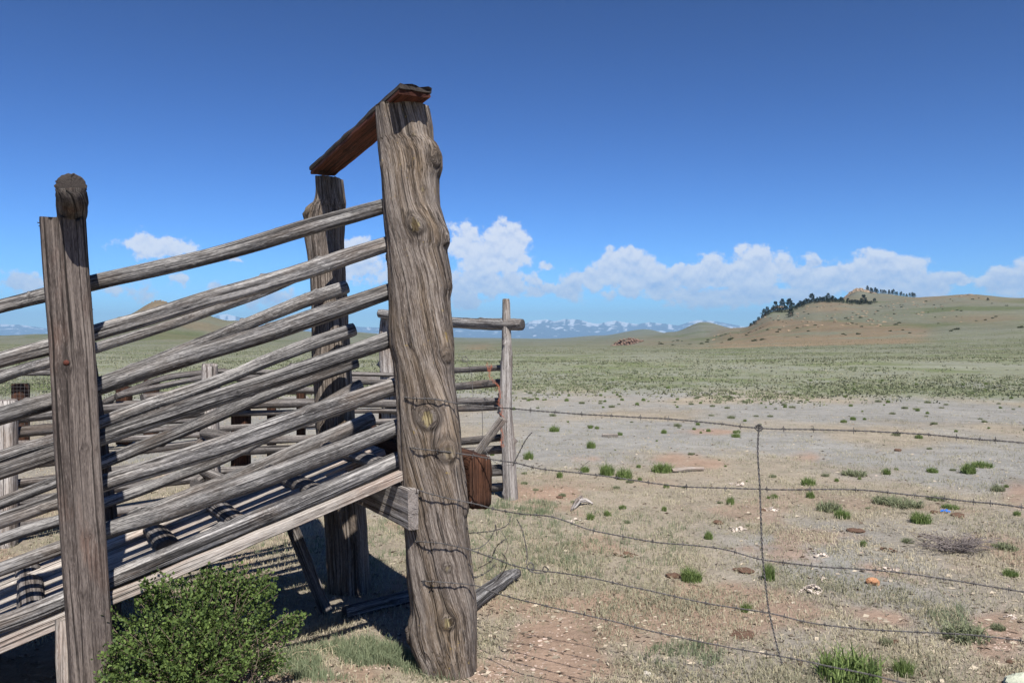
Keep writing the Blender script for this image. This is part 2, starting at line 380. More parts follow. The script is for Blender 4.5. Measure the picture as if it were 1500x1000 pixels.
def hz(X, Y):
    D = math.hypot(X, Y)
    a = math.atan2(X, Y); ac = max(-1.0, min(1.0, a))
    if D < 22: return 0.0
    px = HX+FP*math.tan(ac); Dy = max(D*math.cos(ac), 22.0)
    i = int(np.searchsorted(LX, px))-1
    if i < 0: i, f = 0, 0.0
    elif i >= len(LX)-1: i, f = len(LX)-2, 1.0
    else: f = sm((px-LX[i])/(LX[i+1]-LX[i]))
    def at(r):
        lg = math.log(Dy)
        if lg <= LL[0]: 
            z = CAMH+(HY-r[0])/FP*LD[0]; return z*sm((Dy-22)/(LD[0]-22))
        if lg >= LL[-1]: return CAMH+(HY-r[-1])/FP*Dy
        j = int(np.searchsorted(LL, lg))-1; j = max(0, min(j, len(LL)-2)); g = (lg-LL[j])/(LL[j+1]-LL[j]); g = g*.45+sm(g)*.55
        return CAMH+(HY-(r[j]*(1-g)+r[j+1]*g))/FP*Dy
    z = at(TBA[i])*(1-f)+at(TBA[i+1])*f
    k = min(1, (D-22)/60)*min(D, 900)
    z += k*.0016*mn.fractal(Vector((X/D*7+9, math.log(D)*2.1, 3)), 1.0, 2.0, 4)
    if 180 < D < 2500: z += 2.2*smst(180, 420, D)*smst(2500, 1200, D)*(mn.ridged_multi_fractal(Vector((X*.011, Y*.011, 2)), 1, 2.1, 5, 1, 2)-1.1)*.6
    return z
def hmicro(X, Y):
    D = math.hypot(X, Y)
    if D > 30: return 0.0
    return (.018*mn.noise(Vector((X*.9, Y*.9, 1)))+.008*mn.noise(Vector((X*4, Y*4, 7))))*min(1, (30-D)/10)
def gz(X, Y): return hz(X, Y)+hmicro(X, Y)
def smst(a, b, x): t = max(0, min(1, (x-a)/(b-a))); return t*t*(3-2*t)
REDP = [(790, 930, 110, 70, 1), (720, 985, 70, 40, .9), (800, 722, 70, 16, .9), (1180, 862, 0, 0, 0), (1290, 905, 90, 20, .7), (1470, 925, 60, 40, .8), (1060, 860, 60, 12, .5), (1030, 940, 80, 40, .7),
        (1500, 720, 50, 35, .9), (1190, 668, 50, 14, .7), (1060, 632, 60, 6, .7), (1030, 680, 60, 10, .6), (980, 672, 50, 10, .6), (870, 672, 40, 8, .6), (150, 765, 180, 22, .8), (330, 700, 100, 22, .8),
        (580, 935, 30, 14, .9), (560, 962, 60, 25, .6), (420, 985, 90, 25, .6), (1090, 900, 60, 40, .5), (1120, 585, 60, 3, .5), (1250, 582, 60, 3, .6), (640, 720, 40, 20, .5)]
def redness(X, Y):
    if Y < 1: return 0
    z = hz(X, Y); px = HX+FP*X/Y; py = HY-FP*(z-CAMH)/Y; r = 0
    for (cx, cy, rx, ry, wv) in REDP:
        if rx: r = max(r, wv*(1-math.hypot((px-cx)/rx, (py-cy)/ry)*.75))
    s = max(1.0, Y*.12)
    return r+.6*mn.fractal(Vector((X*1.3/s, Y*.9/s, 5)), 1, 2, 4)
def terrain():
    azs = list(np.arange(-38, 38.01, .19)); azs = list(np.arange(-178, -38, 4.0))+azs+list(np.arange(42, 181, 4.0))
    azs = [R(a) for a in azs]; na = len(azs)
    rr = [0.0]+[.6*1.25**i for i in range(7)]; r = 2.4
    while r < 26500:
        rr.append(r); r *= 1.0135 if r < 16 else (1.03 if r < 150 else ((1.010 if 230 < r else 1.02) if r < 1400 else (1.02 if r < 4000 else 1.06)))
    V = [(0, 0, 0)]; C = [(.3, .25, .2, 1)]
    tan = np.array((.310, .268, .208)); gry = np.array((.272, .264, .244)); grn = np.array((.158, .165, .092)); red = np.array((.330, .225, .165)); brn = np.array((.260, .188, .132)); bgr = np.array((.125, .150, .062))
    for r in rr[1:]:
        for a in azs:
            X, Y = r*math.sin(a), r*math.cos(a); z = gz(X, Y); V.append((X, Y, z))
            n0 = mn.fractal(Vector((X*.35, Y*.25, 2)), 1, 2, 4); D = max(r, .5)
            px = HX+FP*X/Y if Y > 1 else -999; py = HY-FP*(z-CAMH)/Y if Y > 1 else 600
            f = smst(-.3, .4, n0+.5*smst(12, 8, D)-.1)
            c = gry*(1-f)+tan*f
            far = smst(22, 29, D+3*nz(X*.1, Y*.1, 4)); st = mn.fractal(Vector((X/D*9, math.log(D)*13, 1)), .7, 2.1, 7)*smst(420, 160, D)+mn.fractal(Vector((X*.011, Y*.009, 1)), .7, 2.1, 7)*smst(160, 420, D)
            cf = (gry*.8+grn*.2)*.35+(grn*.72+gry*.28)*.65
            cf = cf+(bgr-cf)*smst(.08, .5, st)*.7; cf = cf+(gry*.92-cf)*smst(.1, .55, -st)*(.6-.3*smst(30, 60, D))
            if Y > 1:
                bgb = math.exp(-((py-572)/9)**2)*.55+math.exp(-((px-860)/120)**2-((py-540)/12)**2)*.5
                cf = cf+(bgr-cf)*min(1, bgb*(.6+st))
            c = c+(cf-c)*far
            if D > 150 and Y > 1:
                # bare slopes of the hills
                hr = max(1.25*smst(1010, 1090, px+(py-500)*.6)*smst(1390, 1300, px)*smst(519-(px-1040)*.035, 510-(px-1040)*.035, py)*smst(470, 478, py+(1300-px)*.04), math.exp(-((px-1120)/40)**2-((py-488)/14)**2)*.8, math.exp(-((px-1215)/60)**2-((py-446)/14)**2)*1.1, math.exp(-((px-1390)/110)**2-((py-436)/7)**2)*.9,
                         math.exp(-((px-1050)/60)**2-((py-512)/9)**2)*.7, math.exp(-((px-1440)/70)**2-((py-467)/7)**2)*.7, math.exp(-((px-1400)/120)**2-((py-538)/3)**2)*.3,
                         math.exp(-((px-235)/60)**2-((py-452)/16)**2)*1.2, math.exp(-((px-280)/60)**2-((py-480)/16)**2)*.7, math.exp(-((px-703)/22)**2-((py-509)/6)**2)*1.0, math.exp(-((px-960)/60)**2-((py-500)/8)**2)*.6)
                hr *= smst(-.5, .4, mn.fractal(Vector((X*.02, Y*.02, 8)), .7, 2.1, 7)+.2)
                c = c+(brn*1.05-c)*min(1, hr)
                rp = max(math.exp(-((px-1345)/14)**2-((py-488)/8)**2), .35*math.exp(-((px-1080)/60)**2-((py-515)/7)**2), .5*math.exp(-((px-1300)/40)**2-((py-475)/4)**2))
                c = c+(np.array((.36, .20, .145))-c)*min(1, rp*.4*smst(-.4, .3, mn.fractal(Vector((px*.1, py*.3, 2)), 1, 2, 4)+.1))
            rd = smst(.30, .75, redness(X, Y)) if D < 200 else 0
            if D < 12: rd = max(rd, .9*smst(.05, .42, mn.fractal(Vector((X*1.1, Y*.9, 9)), .9, 2, 6))*smst(12, 6, D))
            c = c+(red-c)*rd*.8
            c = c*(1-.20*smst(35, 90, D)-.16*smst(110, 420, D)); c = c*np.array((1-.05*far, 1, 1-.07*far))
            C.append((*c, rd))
    Fc = []
    for j in range(na): Fc.append((0, 1+(j+1) % na, 1+j))
    for i in range(len(rr)-2):
        b = 1+i*na
        for j in range(na):
            k = (j+1) % na; Fc.append((b+j, b+k, b+na+k, b+na+j))
    me = bpy.data.meshes.new("ground"); me.from_pydata(V, [], Fc); me.polygons.foreach_set('use_smooth', [True]*len(me.polygons))
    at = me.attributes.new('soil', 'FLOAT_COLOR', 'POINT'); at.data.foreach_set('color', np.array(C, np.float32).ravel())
    m = bpy.data.materials.new("prairie_soil"); m.use_nodes = True; T = NT(m.node_tree)
    av = T.new('ShaderNodeAttribute', attribute_name='soil'); g = T.new('ShaderNodeTexCoord').outputs['Object']
    a = T.noise(g, 3.2, 6, .65); b = T.noise(g, 26, 6, .7); c3 = T.noise(g, 150, 4, .7); big = T.noise(T.vmath('MULTIPLY', g, (.35, 1, 1)), .12, 6, .62)
    mid = T.noise(T.vmath('MULTIPLY', g, (.5, 1, 1)), .9, 6, .68); huge = T.noise(T.vmath('MULTIPLY', g, (.5, 1, 1)), .018, 7, .68)
    c = av.outputs['Color']
    v = T.math('ADD', T.math('MULTIPLY', a, .7), T.math('MULTIPLY', b, .9)); v = T.math('ADD', v, T.math('MULTIPLY', c3, .5))
    v = T.math('ADD', v, T.math('ADD', T.math('MULTIPLY', big, .5), T.math('ADD', T.math('MULTIPLY', mid, .6), T.math('MULTIPLY', huge, .5))))
    k = T.mr(v, 1.45, 2.25, .55, 1.42)
    c = T.mix(1.0, c, T.new('ShaderNodeCombineColor').outputs[0], 'MULTIPLY') if False else T.vmath('SCALE', c, k)
    fs = T.noise(T.vmath('MULTIPLY', g, (1, .8, 1)), .55, 7, .78); fm = T.noise(T.vmath('MULTIPLY', g, (1, .8, 1)), .10, 8, .75)
    dist = T.vmath('LENGTH', g); fw = T.mr(dist, 25, 70)
    c = T.mix(T.math('MULTIPLY', T.math('MULTIPLY', T.mr(fs, .57, .64), fw), .55), c, (.085, .095, .050))
    c = T.mix(T.math('MULTIPLY', T.math('MULTIPLY', T.mr(fs, .44, .37), fw), .35), c, (.30, .27, .21))
    c = T.mix(T.math('MULTIPLY', T.math('MULTIPLY', T.mr(fm, .55, .66), fw), .45), c, (.10, .115, .055))
    c = T.mix(T.math('MULTIPLY', T.math('MULTIPLY', T.mr(fm, .45, .34), fw), .18), c, (.24, .21, .16))
    ms = T.noise(g, 11, 5, .75); mw = T.mr(dist, 3, 7)
    c = T.mix(T.math('MULTIPLY', T.math('MULTIPLY', T.mr(ms, .62, .67), mw), .6), c, (.11, .095, .065))
    c = T.mix(T.math('MULTIPLY', T.math('MULTIPLY', T.mr(ms, .37, .33), mw), .5), c, (.42, .38, .31))
    c = T.mix(T.math('MULTIPLY', T.math('MULTIPLY', T.mr(T.noise(g, 2.6, 6, .7), .54, .66), mw), .30), c, (.17, .175, .11))
    # straw litter and dark crumbs
    c = T.mix(T.math('MULTIPLY', T.mr(T.noise(g, 70, 5, .8), .60, .68), .5), c, (.45, .39, .29))
    c = T.mix(T.math('MULTIPLY', T.mr(T.noise(g, 45, 5, .75), .36, .30), .6), c, (.085, .065, .048))
    c = T.mix(T.math('MULTIPLY', T.mr(T.noise(g, 9, 5, .7), .40, .31), .35), c, (.135, .145, .075))
    bp = T.new('ShaderNodeBump'); bp.inputs['Strength'].default_value = .7; bp.inputs['Distance'].default_value = .03
    T.l.new(T.math('ADD', b, T.math('MULTIPLY', c3, .4)), bp.inputs['Height'])
    bs = T.new('ShaderNodeBsdfPrincipled'); T.l.new(c, bs.inputs['Base Color']); bs.inputs['Roughness'].default_value = .95; bs.inputs['Specular IOR Level'].default_value = .05
    T.l.new(bp.outputs[0], bs.inputs['Normal']); o = T.new('ShaderNodeOutputMaterial'); T.l.new(bs.outputs[0], o.inputs[0])
    tag(link("ground", me, m), kind='structure')
terrain()

# ------------------------------------------------------------------ far snowy mountains
def mountains():
    SK = [(-900, 478), (-300, 474), (-60, 476), (0, 473), (30, 474), (60, 478), (110, 484), (180, 482), (260, 476), (300, 466), (320, 458), (332, 456), (346, 460), (364, 464), (380, 472), (420, 482), (480, 480), (520, 476), (560, 478), (640, 477), (700, 480), (740, 477),
          (767, 473), (780, 467), (800, 465), (812, 468), (827, 464), (847, 465), (862, 470), (877, 472), (890, 469), (902, 467), (918, 470), (935, 472), (950, 469), (967, 471), (993, 475), (1008, 470), (1023, 466), (1047, 468), (1067, 472), (1090, 477), (1150, 474), (1250, 470), (1400, 472), (1600, 474), (2400, 478)]
    xs = np.arange(-700, 2301, 3.0); V = []; C = []; rows = 40; sx = [q[0] for q in SK]; sy = [q[1] for q in SK]
    for i in range(rows):
        t = i/(rows-1); D = 15500+6500*t
        for x in xs:
            sk = np.interp(x, sx, sy); base = 496.5
            e = smst(0, 1, t) if t < .72 else 1-.5*(t-.72)/.28
            zt = CAMH+(HY-base)/FP*D+(base-sk)/FP*19500*e**1.15
            rg = mn.ridged_multi_fractal(Vector((x*.022, t*3.2, 1.3)), 1.0, 2.1, 6, 1.0, 2.0)-1.1
            zt += rg*62*e*(1-abs(t-.6)*.8)*(1 if t < .72 else .2)
            zt -= 60*(1-smst(0, .12, t))
            V.append(((x-HX)/FP*D, D, zt)); s = mn.fractal(Vector((x*.09, t*14, 4)), .8, 2.1, 7)
            hgt = (zt-(CAMH+(HY-base)/FP*D))/330.0
            C.append(smst(.0, .22, hgt-1.12+s*1.5+rg*.35))
    n = len(xs); Fc = np.array([(i*n+j, i*n+j+1, (i+1)*n+j+1, (i+1)*n+j) for i in range(rows-1) for j in range(n-1)])
    me = mesh("mountains", V, Fc, True, {'snow': ('FLOAT', 'value', C)})
    m = bpy.data.materials.new("mountain_rock_and_snow"); m.use_nodes = True; T = NT(m.node_tree)
    s = T.new('ShaderNodeAttribute', attribute_name='snow').outputs['Fac']
    c = T.mix(T.mr(s, .25, .95), (.050, .075, .105), (.55, .58, .62))
    bs = T.new('ShaderNodeBsdfPrincipled'); T.l.new(c, bs.inputs['Base Color']); bs.inputs['Roughness'].default_value = .95; bs.inputs['Specular IOR Level'].default_value = 0
    o = T.new('ShaderNodeOutputMaterial'); T.l.new(bs.outputs[0], o.inputs[0])
    tag(link("mountains", me, m), kind='structure')
mountains()

def haze():
    V = [(x, y, z) for x in (-29000, 29000) for y in (-29000, 29000) for z in (-140, 760)]
    me = bpy.data.meshes.new("haze"); me.from_pydata(V, [], [(0, 1, 3, 2), (4, 6, 7, 5), (0, 4, 5, 1), (2, 3, 7, 6), (0, 2, 6, 4), (1, 5, 7, 3)])
    m = bpy.data.materials.new("thin_air"); m.use_nodes = True; T = NT(m.node_tree)
    v = T.new('ShaderNodeVolumePrincipled'); v.inputs['Color'].default_value = (.42, .70, 1, 1); v.inputs['Density'].default_value = 7.5e-5; v.inputs['Anisotropy'].default_value = 0.0
    o = T.new('ShaderNodeOutputMaterial'); T.l.new(v.outputs[0], o.inputs['Volume'])
    tag(link("haze", me, m), kind='stuff')
haze()

# ------------------------------------------------------------------ loading chute
ch = tag(empty("loading_chute", (O0[0], O0[1], 0)), "tall weathered timber livestock loading chute with sloping pole sides and a ramp", "loading chute")
bigL = [(552, 170), (556, 220), (560, 262), (562, 300), (566, 350), (569, 400), (571, 450), (570, 480), (571, 505), (577, 530), (579, 560), (582, 620), (586, 690), (592, 760), (598, 850), (604, 895), (600, 920), (603, 940), (612, 965), (616, 985), (618, 1010)]
bigR = [(628, 158), (633, 185), (634, 205), (641, 212), (647, 228), (647, 246), (642, 262), (643, 300), (650, 322), (657, 340), (658, 356), (654, 366), (660, 400), (662, 420), (659, 436), (662, 470), (665, 500), (666, 545), (669, 575), (673, 610), (676, 660), (681, 700), (685, 735), (683, 760), (688, 800), (693, 850), (698, 890), (699, 925), (697, 960), (699, 1010)]
outline_post("post", bigL, bigR, 4.16, .27, M_POST, ch, 3, 110, .011, 2.7, R(-6),
    [(617, 334, 13, .020, 1), (634, 606, 17, .024, 1), (658, 655, 15, .026, .25), (662, 897, 11, .018, 1), (661, 820, 6, .010, .5), (568, 247, 5, .014, 0), (640, 236, 12, .022, 0), (655, 352, 9, .018, 0), (570, 378, 5, .010, 0), (656, 520, 10, .020, 0), (604, 927, 12, .018, 0), (682, 742, 9, .016, 0), (612, 205, 4, .006, .4), (625, 283, 4, .006, .5), (660, 418, 6, .012, 0)],
    998, rough=.022, fine=.020, ckl=7, twist=1.0)
farL = [(468, 262), (467, 295), (456, 306), (449, 318), (450, 330), (447, 350), (451, 368), (457, 400), (460, 450), (459, 520), (463, 570), (465, 620), (470, 680), (475, 740), (479, 800), (482, 860), (482, 900)]
farR = [(497, 262), (500, 285), (503, 300), (503, 350), (506, 420), (511, 500), (515, 560), (517, 620), (522, 680), (533, 730), (538, 780), (541, 850), (545, 900)]
p_ = outline_post("post", farL, farR, 5.44, .24, M_POST, ch, 9, 72, .02, 2.6, R(-20), [(462, 310, 9, .03, .5), (480, 620, 8, .01, 0)], 885, rough=.04, fine=.03, ckl=4)
# squared post of the near side, running out of the frame
def square_post(name, left, right, D, depth, mat, seed, pyb, n=9):
    return outline_post(name, left, right, D, depth, mat, ch, seed, 88, .014, n, R(-30), [((left[0][0]+left[2][0])/2+30, 525, 6, .006, 0), (140, 850, 6, .008, 0), (95, 1005, 5, .004, 0)], pyb, rough=.008, fine=.008, ckl=4, ragged=.004)
def sqpost(name, a, w_, pts, width, depth, mat, seed, nk):
    # pts: (centre offset along a, z); faces follow the chute axes
    e1 = Vector((.866, .5, 0)); e2 = Vector((-.5, .866, 0)); rings = []
    z0, z1 = pts[0][1], pts[-1][1]; ns = int((z1-z0)/.016)
    for i in range(ns+1):
        z = z0+(z1-z0)*i/ns; ao = np.interp(z, [p[1] for p in pts], [p[0] for p in pts]); rings.append((CH(a+ao, w_, z), e1, e2, width/2, depth/2, z-z0))
    return loft(name, rings, mat, ch, 84, seed, .006, .007, 10, nk, (True, True), .004, 4)
pa = lambda px, py: (lambda v: ((v.x-O0[0])*AX[0]+(v.y-O0[1])*AX[1], v.z))(PW0(px, py, -.085))
prof = [pa(128+8, 1100), pa(136.5, 1000), pa(127, 850), pa(114, 660), pa(106, 500), pa(98, 400), pa(92.5, 319)]
prof[0] = (prof[1][0]+(prof[0][0]-prof[1][0])*1.0, -.05)
sqpost("post", 0, 0, prof, .164, .17, M_SQ, 21, [(1.62, 4.45, .016, .008, 0), (.72, 4.5, .012, .010, 0), (1.3, 5.0, .012, .006, 0), (.95, 4.9, .012, .006, 0), (1.68, 4.9, .010, .006, 0)])
sqpost("post", 0, 1.46, [(q[0]-.035-.07*max(0, min(1.6, (prof[-1][1]-.0-q[1])/.8)), q[1]-.02) for q in prof], .15, .15, M_SQ, 22, [])
# log across the two squared posts
cl = PW0(104, 273, -.24)
pole("cross_log", [cl, PW0(105, 305, .0), CH(prof[-1][0]-.06, 1.62, prof[-1][1]+.03)], [.055, .056, .05], M_CAPP, ch, seg=40, seed=31, nk=2, rough=.05, fine=.04, step=.02, ckl=4)
# plank over the tall posts
tp0 = CH(.195, -.12, 2.862); tp1 = CH(.135, 1.60, 2.775)
plank("top_plank", tp0+Vector((-.01, 0, 0)), tp1, AX+(0,), .165, .022, M_RED, ch, seed=5, chew=.006)
plank("top_plank", tp0+Vector((-.01, 0, .027))-Vector(WX+(0,))*.012, tp1+Vector((0, 0, .027)), AX+(0,), .172, .026, M_CAPP, ch, seed=6, chew=.010)

WN, WF = .155, 1.30
near = [ # poles of the near side: (px, py, thickness px)
 [(-260, 512, 21), (0, 450, 21), (60, 433, 23), (130, 414, 25), (225, 394, 25), (300, 379, 25), (380, 355, 26), (450, 332, 26), (520, 314, 24), (575, 299, 22)],
 [(-260, 602, 24), (0, 527, 24), (75, 509, 25), (145, 485, 26), (220, 465, 25), (300, 437, 26), (380, 418, 26), (450, 397, 27), (520, 372, 25), (580, 353, 23)],
 [(-260, 690, 30), (0, 609, 28), (80, 588, 27), (148, 564, 28), (230, 535, 28), (300, 514, 27), (380, 493, 28), (450, 470, 29), (520, 444, 27), (588, 420, 24)],
 [(-260, 775, 25), (0, 692, 25), (82, 663, 26), (155, 637, 26), (220, 615, 27), (300, 588, 28), (380, 563, 27), (450, 540, 27), (520, 515, 26), (590, 490, 27)],
 [(-260, 850, 26), (0, 764, 25), (88, 732, 25), (160, 703, 27), (240, 679, 30), (320, 656, 31), (400, 627, 32), (470, 602, 30), (530, 582, 28), (594, 560, 26)],
 [(-260, 930, 24), (0, 835, 22), (94, 800, 23), (166, 772, 26), (240, 751, 28), (320, 722, 28), (390, 700, 29), (470, 668, 28), (530, 645, 26), (596, 620, 26)],
 [(-260, 1000, 30), (0, 915, 28), (100, 876, 28), (180, 840, 29), (260, 807, 30), (364, 765, 31), (416, 746, 30), (500, 710, 28), (596, 666, 26)]]
def polepts(lst, w0, fl=0.0, r_extra=1.0):
    xs_ = [p[0] for p in lst]; cf = np.polyfit(xs_, [p[1] for p in lst], 3); lst = [(p[0], p[1]*.45+float(np.polyval(cf, p[0]))*.55, p[2]) for p in lst]
    pts = [PW0(p[0], p[1], w0) for p in lst]; rad = [p[2]*.94/2*q.y/FP*r_extra for p, q in zip(lst, pts)]; return pts, rad
for i, l in enumerate(near):
    pts, rad = polepts(l, WN if i < 6 else .17)
    pole("rail", pts, rad, M_RAIL, ch, seg=32, seed=40+i*3, step=.022, rough=.03, fine=.026, nk=14, wob=.003, ckl=5, kh=.34)
far = [
 [(-240, 650, 17), (0, 553, 18), (70, 531, 18), (145, 508, 17), (230, 483, 15), (300, 458, 14), (400, 422, 14), (516, 366, 12)],
 [(-240, 690, 18), (0, 612, 18), (148, 561, 18), (260, 516, 19), (330, 488, 19), (390, 463, 20), (450, 438, 22), (508, 421, 21)],
 [(-240, 760, 19), (0, 667, 20), (82, 645, 20), (156, 617, 20), (221, 590, 20), (260, 580, 22), (338, 553, 19), (390, 527, 21), (450, 504, 22), (519, 484, 21)],
 [(-240, 830, 19), (0, 735, 19), (82, 706, 19), (146, 679, 20), (192, 661, 20), (260, 635, 20), (312, 612, 20), (364, 586, 20), (430, 563, 20), (468, 549, 20), (523, 532, 18)],
 [(-240, 880, 18), (0, 790, 18), (92, 762, 18), (148, 737, 17), (205, 717, 17), (260, 697, 16), (312, 680, 16), (364, 655, 15), (420, 622, 16), (481, 586, 17), (529, 564, 17)],
 [(60, 812, 20), (120, 790, 20), (180, 765, 21), (235, 743, 22), (286, 721, 22), (364, 692, 23), (430, 662, 24), (490, 637, 24), (546, 612, 23)]]
for i, l in enumerate(far):
    pts, rad = polepts(l, WF)
    pole("rail", pts, rad, M_RAIL, ch, seg=26, seed=80+i*3, step=.03, rough=.03, fine=.028, nk=10, wob=.003, ckl=4, kh=.34)
# the ramp floor
def zd(a): return 1.045-.316*a
AE = 3.2
for k, (w0, wd_, a0) in enumerate([(.30, .20, .03), (.52, .21, .42), (.745, .20, .06), (.965, .21, .50), (1.185, .20, .05)]):
    plank("deck_board", CH(a0, w0, zd(a0)), CH(AE, w0, zd(AE)), WX+(0,), wd_, .036, M_DECK, ch, seed=60+k, step=.05, chew=.004, nk=3)
for k, (w0, a0, a1, r) in enumerate([(.86, .52, 2.2, .032), (.42, .36, 1.1, .022)]):
    pole("deck_pole", [CH(a0, w0, zd(a0)+.035), CH((a0+a1)/2, w0+.02, zd((a0+a1)/2)+.036), CH(a1, w0-.01, zd(a1)+.034)], [r, r, r], M_DECK, ch, seg=20, seed=70+k, step=.03, nk=3)
for k, a in enumerate([.20, .55, .93, 1.24, 1.80, 2.3]):
    w0, w1 = (.24, 1.2) if k != 3 else (.45, 1.2)
    pole("cleat", [CH(a, w0, zd(a)+.034), CH(a+.03, w1, zd(a+.03)+.034)], [.034, .032], M_BACK, ch, seg=20, seed=90+k, step=.03, flat=1.7, nk=1, ckl=2, fine=.04)
# stringers under both edges, cross beam, bumper, props
s0 = PW0(592, 694, .06); s1 = PW0(0, 946, .06); sdv = (s1-s0)
plank("stringer", s0, s0+sdv*1.5, (0, 0, 1), .048, .05, M_DECK, ch, seed=7, nk=4, chew=.004)
plank("stringer", CH(.0, 1.25, .93), CH(3.0, 1.25, .0), (0, 0, 1), .10, .045, M_RAIL, ch, seed=8)
plank("crossbeam", CH(.195, -.075, .845), CH(.195, 1.62, .845), (0, 0, 1), .195, .055, M_SILVER, ch, seed=12, chew=.007)
pole("bumper_beam", [CH(-.205, -.02, .935), CH(-.205, .8, .93), CH(-.205, 1.72, .925)], [.142, .142, .14], M_DARK, ch, seg=40, seed=13, step=.04, n=7, flat=.50, nk=0, rough=.02, fine=.03, ckl=2, vcap=True)
plank("brace", P(424, 762, 5.05), P(478, 897, 4.98), (1, .3, 0), .075, .035, M_BACK, ch, seed=14)
plank("prop", PW0(97, 1090, .05), PW0(94, 905, .05), (1, 0, 0), .05, .06, M_DECK, ch, seed=15, chew=.012)
plank("prop", CH(2.0, 1.3, -.02), CH(2.0, 1.3, .44), AX+(0,), .10, .05, M_BACK, ch, seed=16)
# nails sticking out of the near post
def tube(V, Fc, pts, r, seg=5):
    b = len(V); n = len(pts)
    for i, p in enumerate(pts):
        d = (pts[min(n-1, i+1)]-pts[max(0, i-1)]).normalized(); up = Vector((0, 0, 1)) if abs(d.z) < .9 else Vector((1, 0, 0))
        e1 = d.cross(up).normalized(); e2 = e1.cross(d)
        for j in range(seg):
            t = 6.2832*j/seg; V.append(p+e1*(r*math.cos(t))+e2*(r*math.sin(t)))
    for i in range(n-1):
        for j in range(seg):
            k = (j+1) % seg; Fc.append((b+i*seg+j, b+i*seg+k, b+(i+1)*seg+k, b+(i+1)*seg+j))
def simple_mat(name, col, rough=.7, metal=0.0, var=.35, scale=40):
    m = bpy.data.materials.new(name); m.use_nodes = True; T = NT(m.node_tree)
    g = T.new('ShaderNodeTexCoord').outputs['Object']; n = T.noise(g, scale, 5, .65)
    c = T.mix(T.mr(n, .35, .65), tuple(x*(1-var) for x in col), tuple(min(1, x*(1+var)) for x in col))
    bp = T.new('ShaderNodeBump'); bp.inputs['Strength'].default_value = .5; bp.inputs['Distance'].default_value = .01; T.l.new(n, bp.inputs['Height'])
    bs = T.new('ShaderNodeBsdfPrincipled'); T.l.new(c, bs.inputs['Base Color']); bs.inputs['Roughness'].default_value = rough; bs.inputs['Metallic'].default_value = metal
    bs.inputs['Specular IOR Level'].default_value = .3 if metal else .12
    T.l.new(bp.outputs[0], bs.inputs['Normal']); o = T.new('ShaderNodeOutputMaterial'); T.l.new(bs.outputs[0], o.inputs[0]); return m
M_RUST = simple_mat("rusty_iron", (.06, .045, .038), .7, .3)
M_WIRE = simple_mat("galvanised_wire", (.115, .108, .105), .55, .35)
def nail(pts, parent, r=.002):
    V = []; Fc = []; tube(V, Fc, [Vector(p) for p in pts], r, 6); link("nail", mesh("nail", V, Fc), M_RUST, parent)
nail([PW0(66, 328, -.02), PW0(60, 327, -.04), PW0(55, 326, -.05)], ch); nail([PW0(66, 333, -.02), PW0(57, 331, -.05)], ch)
nail([PW0(66, 336, -.03), PW0(63, 338, -.04), PW0(62, 345, -.04)], ch); nail([PW0(128, 452, -.02), PW0(136, 453, -.04)], ch); nail([PW0(128, 438, -.02), PW0(134, 438, -.03)], ch)
V = []; Fc = []; c0 = PW0(97, 531, -.086)
e1 = Vector((.866, .5, 0))
for i, (r, o_) in enumerate([(.011, 0), (.011, -.006), (.006, -.009), (0.001, -.010)]):
    for j in range(10): V.append(c0+e1*(r*math.cos(j*.628))+Vector((0, 0, r*math.sin(j*.628)))+Vector((.5, -.866, 0))*(-o_))
for i in range(3):
    for j in range(10): Fc.append((i*10+j, i*10+(j+1) % 10, i*10+10+(j+1) % 10, i*10+10+j))
link("bolt_head", mesh("bolt_head", V, Fc), simple_mat("rusty_bolt", (.10, .035, .025), .8), ch)

# ------------------------------------------------------------------ barbed wire fence
def barbed(name, pts, parent, mat, r=.0016, pitch=.045, barb=.125, seed=0, hr=.0021, barbs=True, dens=14):
    pts = [Vector(p) for p in pts]; L = sum((pts[i+1]-pts[i]).length for i in range(len(pts)-1)); n = max(6, int(L/pitch*6))
    V = []; Fc = []; rs = random.Random(seed); A = []; B = []
    for i in range(n+1):
        t = i/n; c = spline(pts, t); d = (spline(pts, min(1, t+.004))-spline(pts, max(0, t-.004))).normalized()
        up = Vector((0, 0, 1)) if abs(d.z) < .9 else Vector((1, 0, 0)); e1 = d.cross(up).normalized(); e2 = e1.cross(d)
        c = c+e2*(.003*nz(t*L*5, seed, 0))+e1*(.003*nz(t*L*5, seed, 7))
        ph = t*L/pitch*6.2832; o = e1*math.cos(ph)*hr+e2*math.sin(ph)*hr; A.append(c+o); B.append(c-o)
    tube(V, Fc, A, r, 5); tube(V, Fc, B, r, 5)
    if barbs:
        s = rs.uniform(.03, barb)
        while s < L:
            t = s/L; c = spline(pts, t); d = (spline(pts, min(1, t+.004))-spline(pts, max(0, t-.004))).normalized(); up = Vector((0, 0, 1)) if abs(d.z) < .9 else Vector((1, 0, 0))
            e1 = d.cross(up).normalized(); e2 = e1.cross(d); q = []
            for k in range(13): ph = k*6.2832/6; q.append(c+d*(.0012*(k-6))+(e1*math.cos(ph)+e2*math.sin(ph))*.0045)
            tube(V, Fc, q, .0013, 4); a0 = rs.uniform(0, 6.28)
            for k in range(2):
                v = (e1*math.cos(a0+k*2.2)+e2*math.sin(a0+k*2.2)); tube(V, Fc, [c-v*.013, c+v*.013], .0012, 4)
            s += barb*rs.uniform(.9, 1.1)
    link(name, mesh(name, V, Fc), mat, parent)
bw = tag(empty("barbed_wire_fence", (-.2, 4.0, 0)), "five slack strands of barbed wire stapled to the big post with one twisted stay", "wire fence")
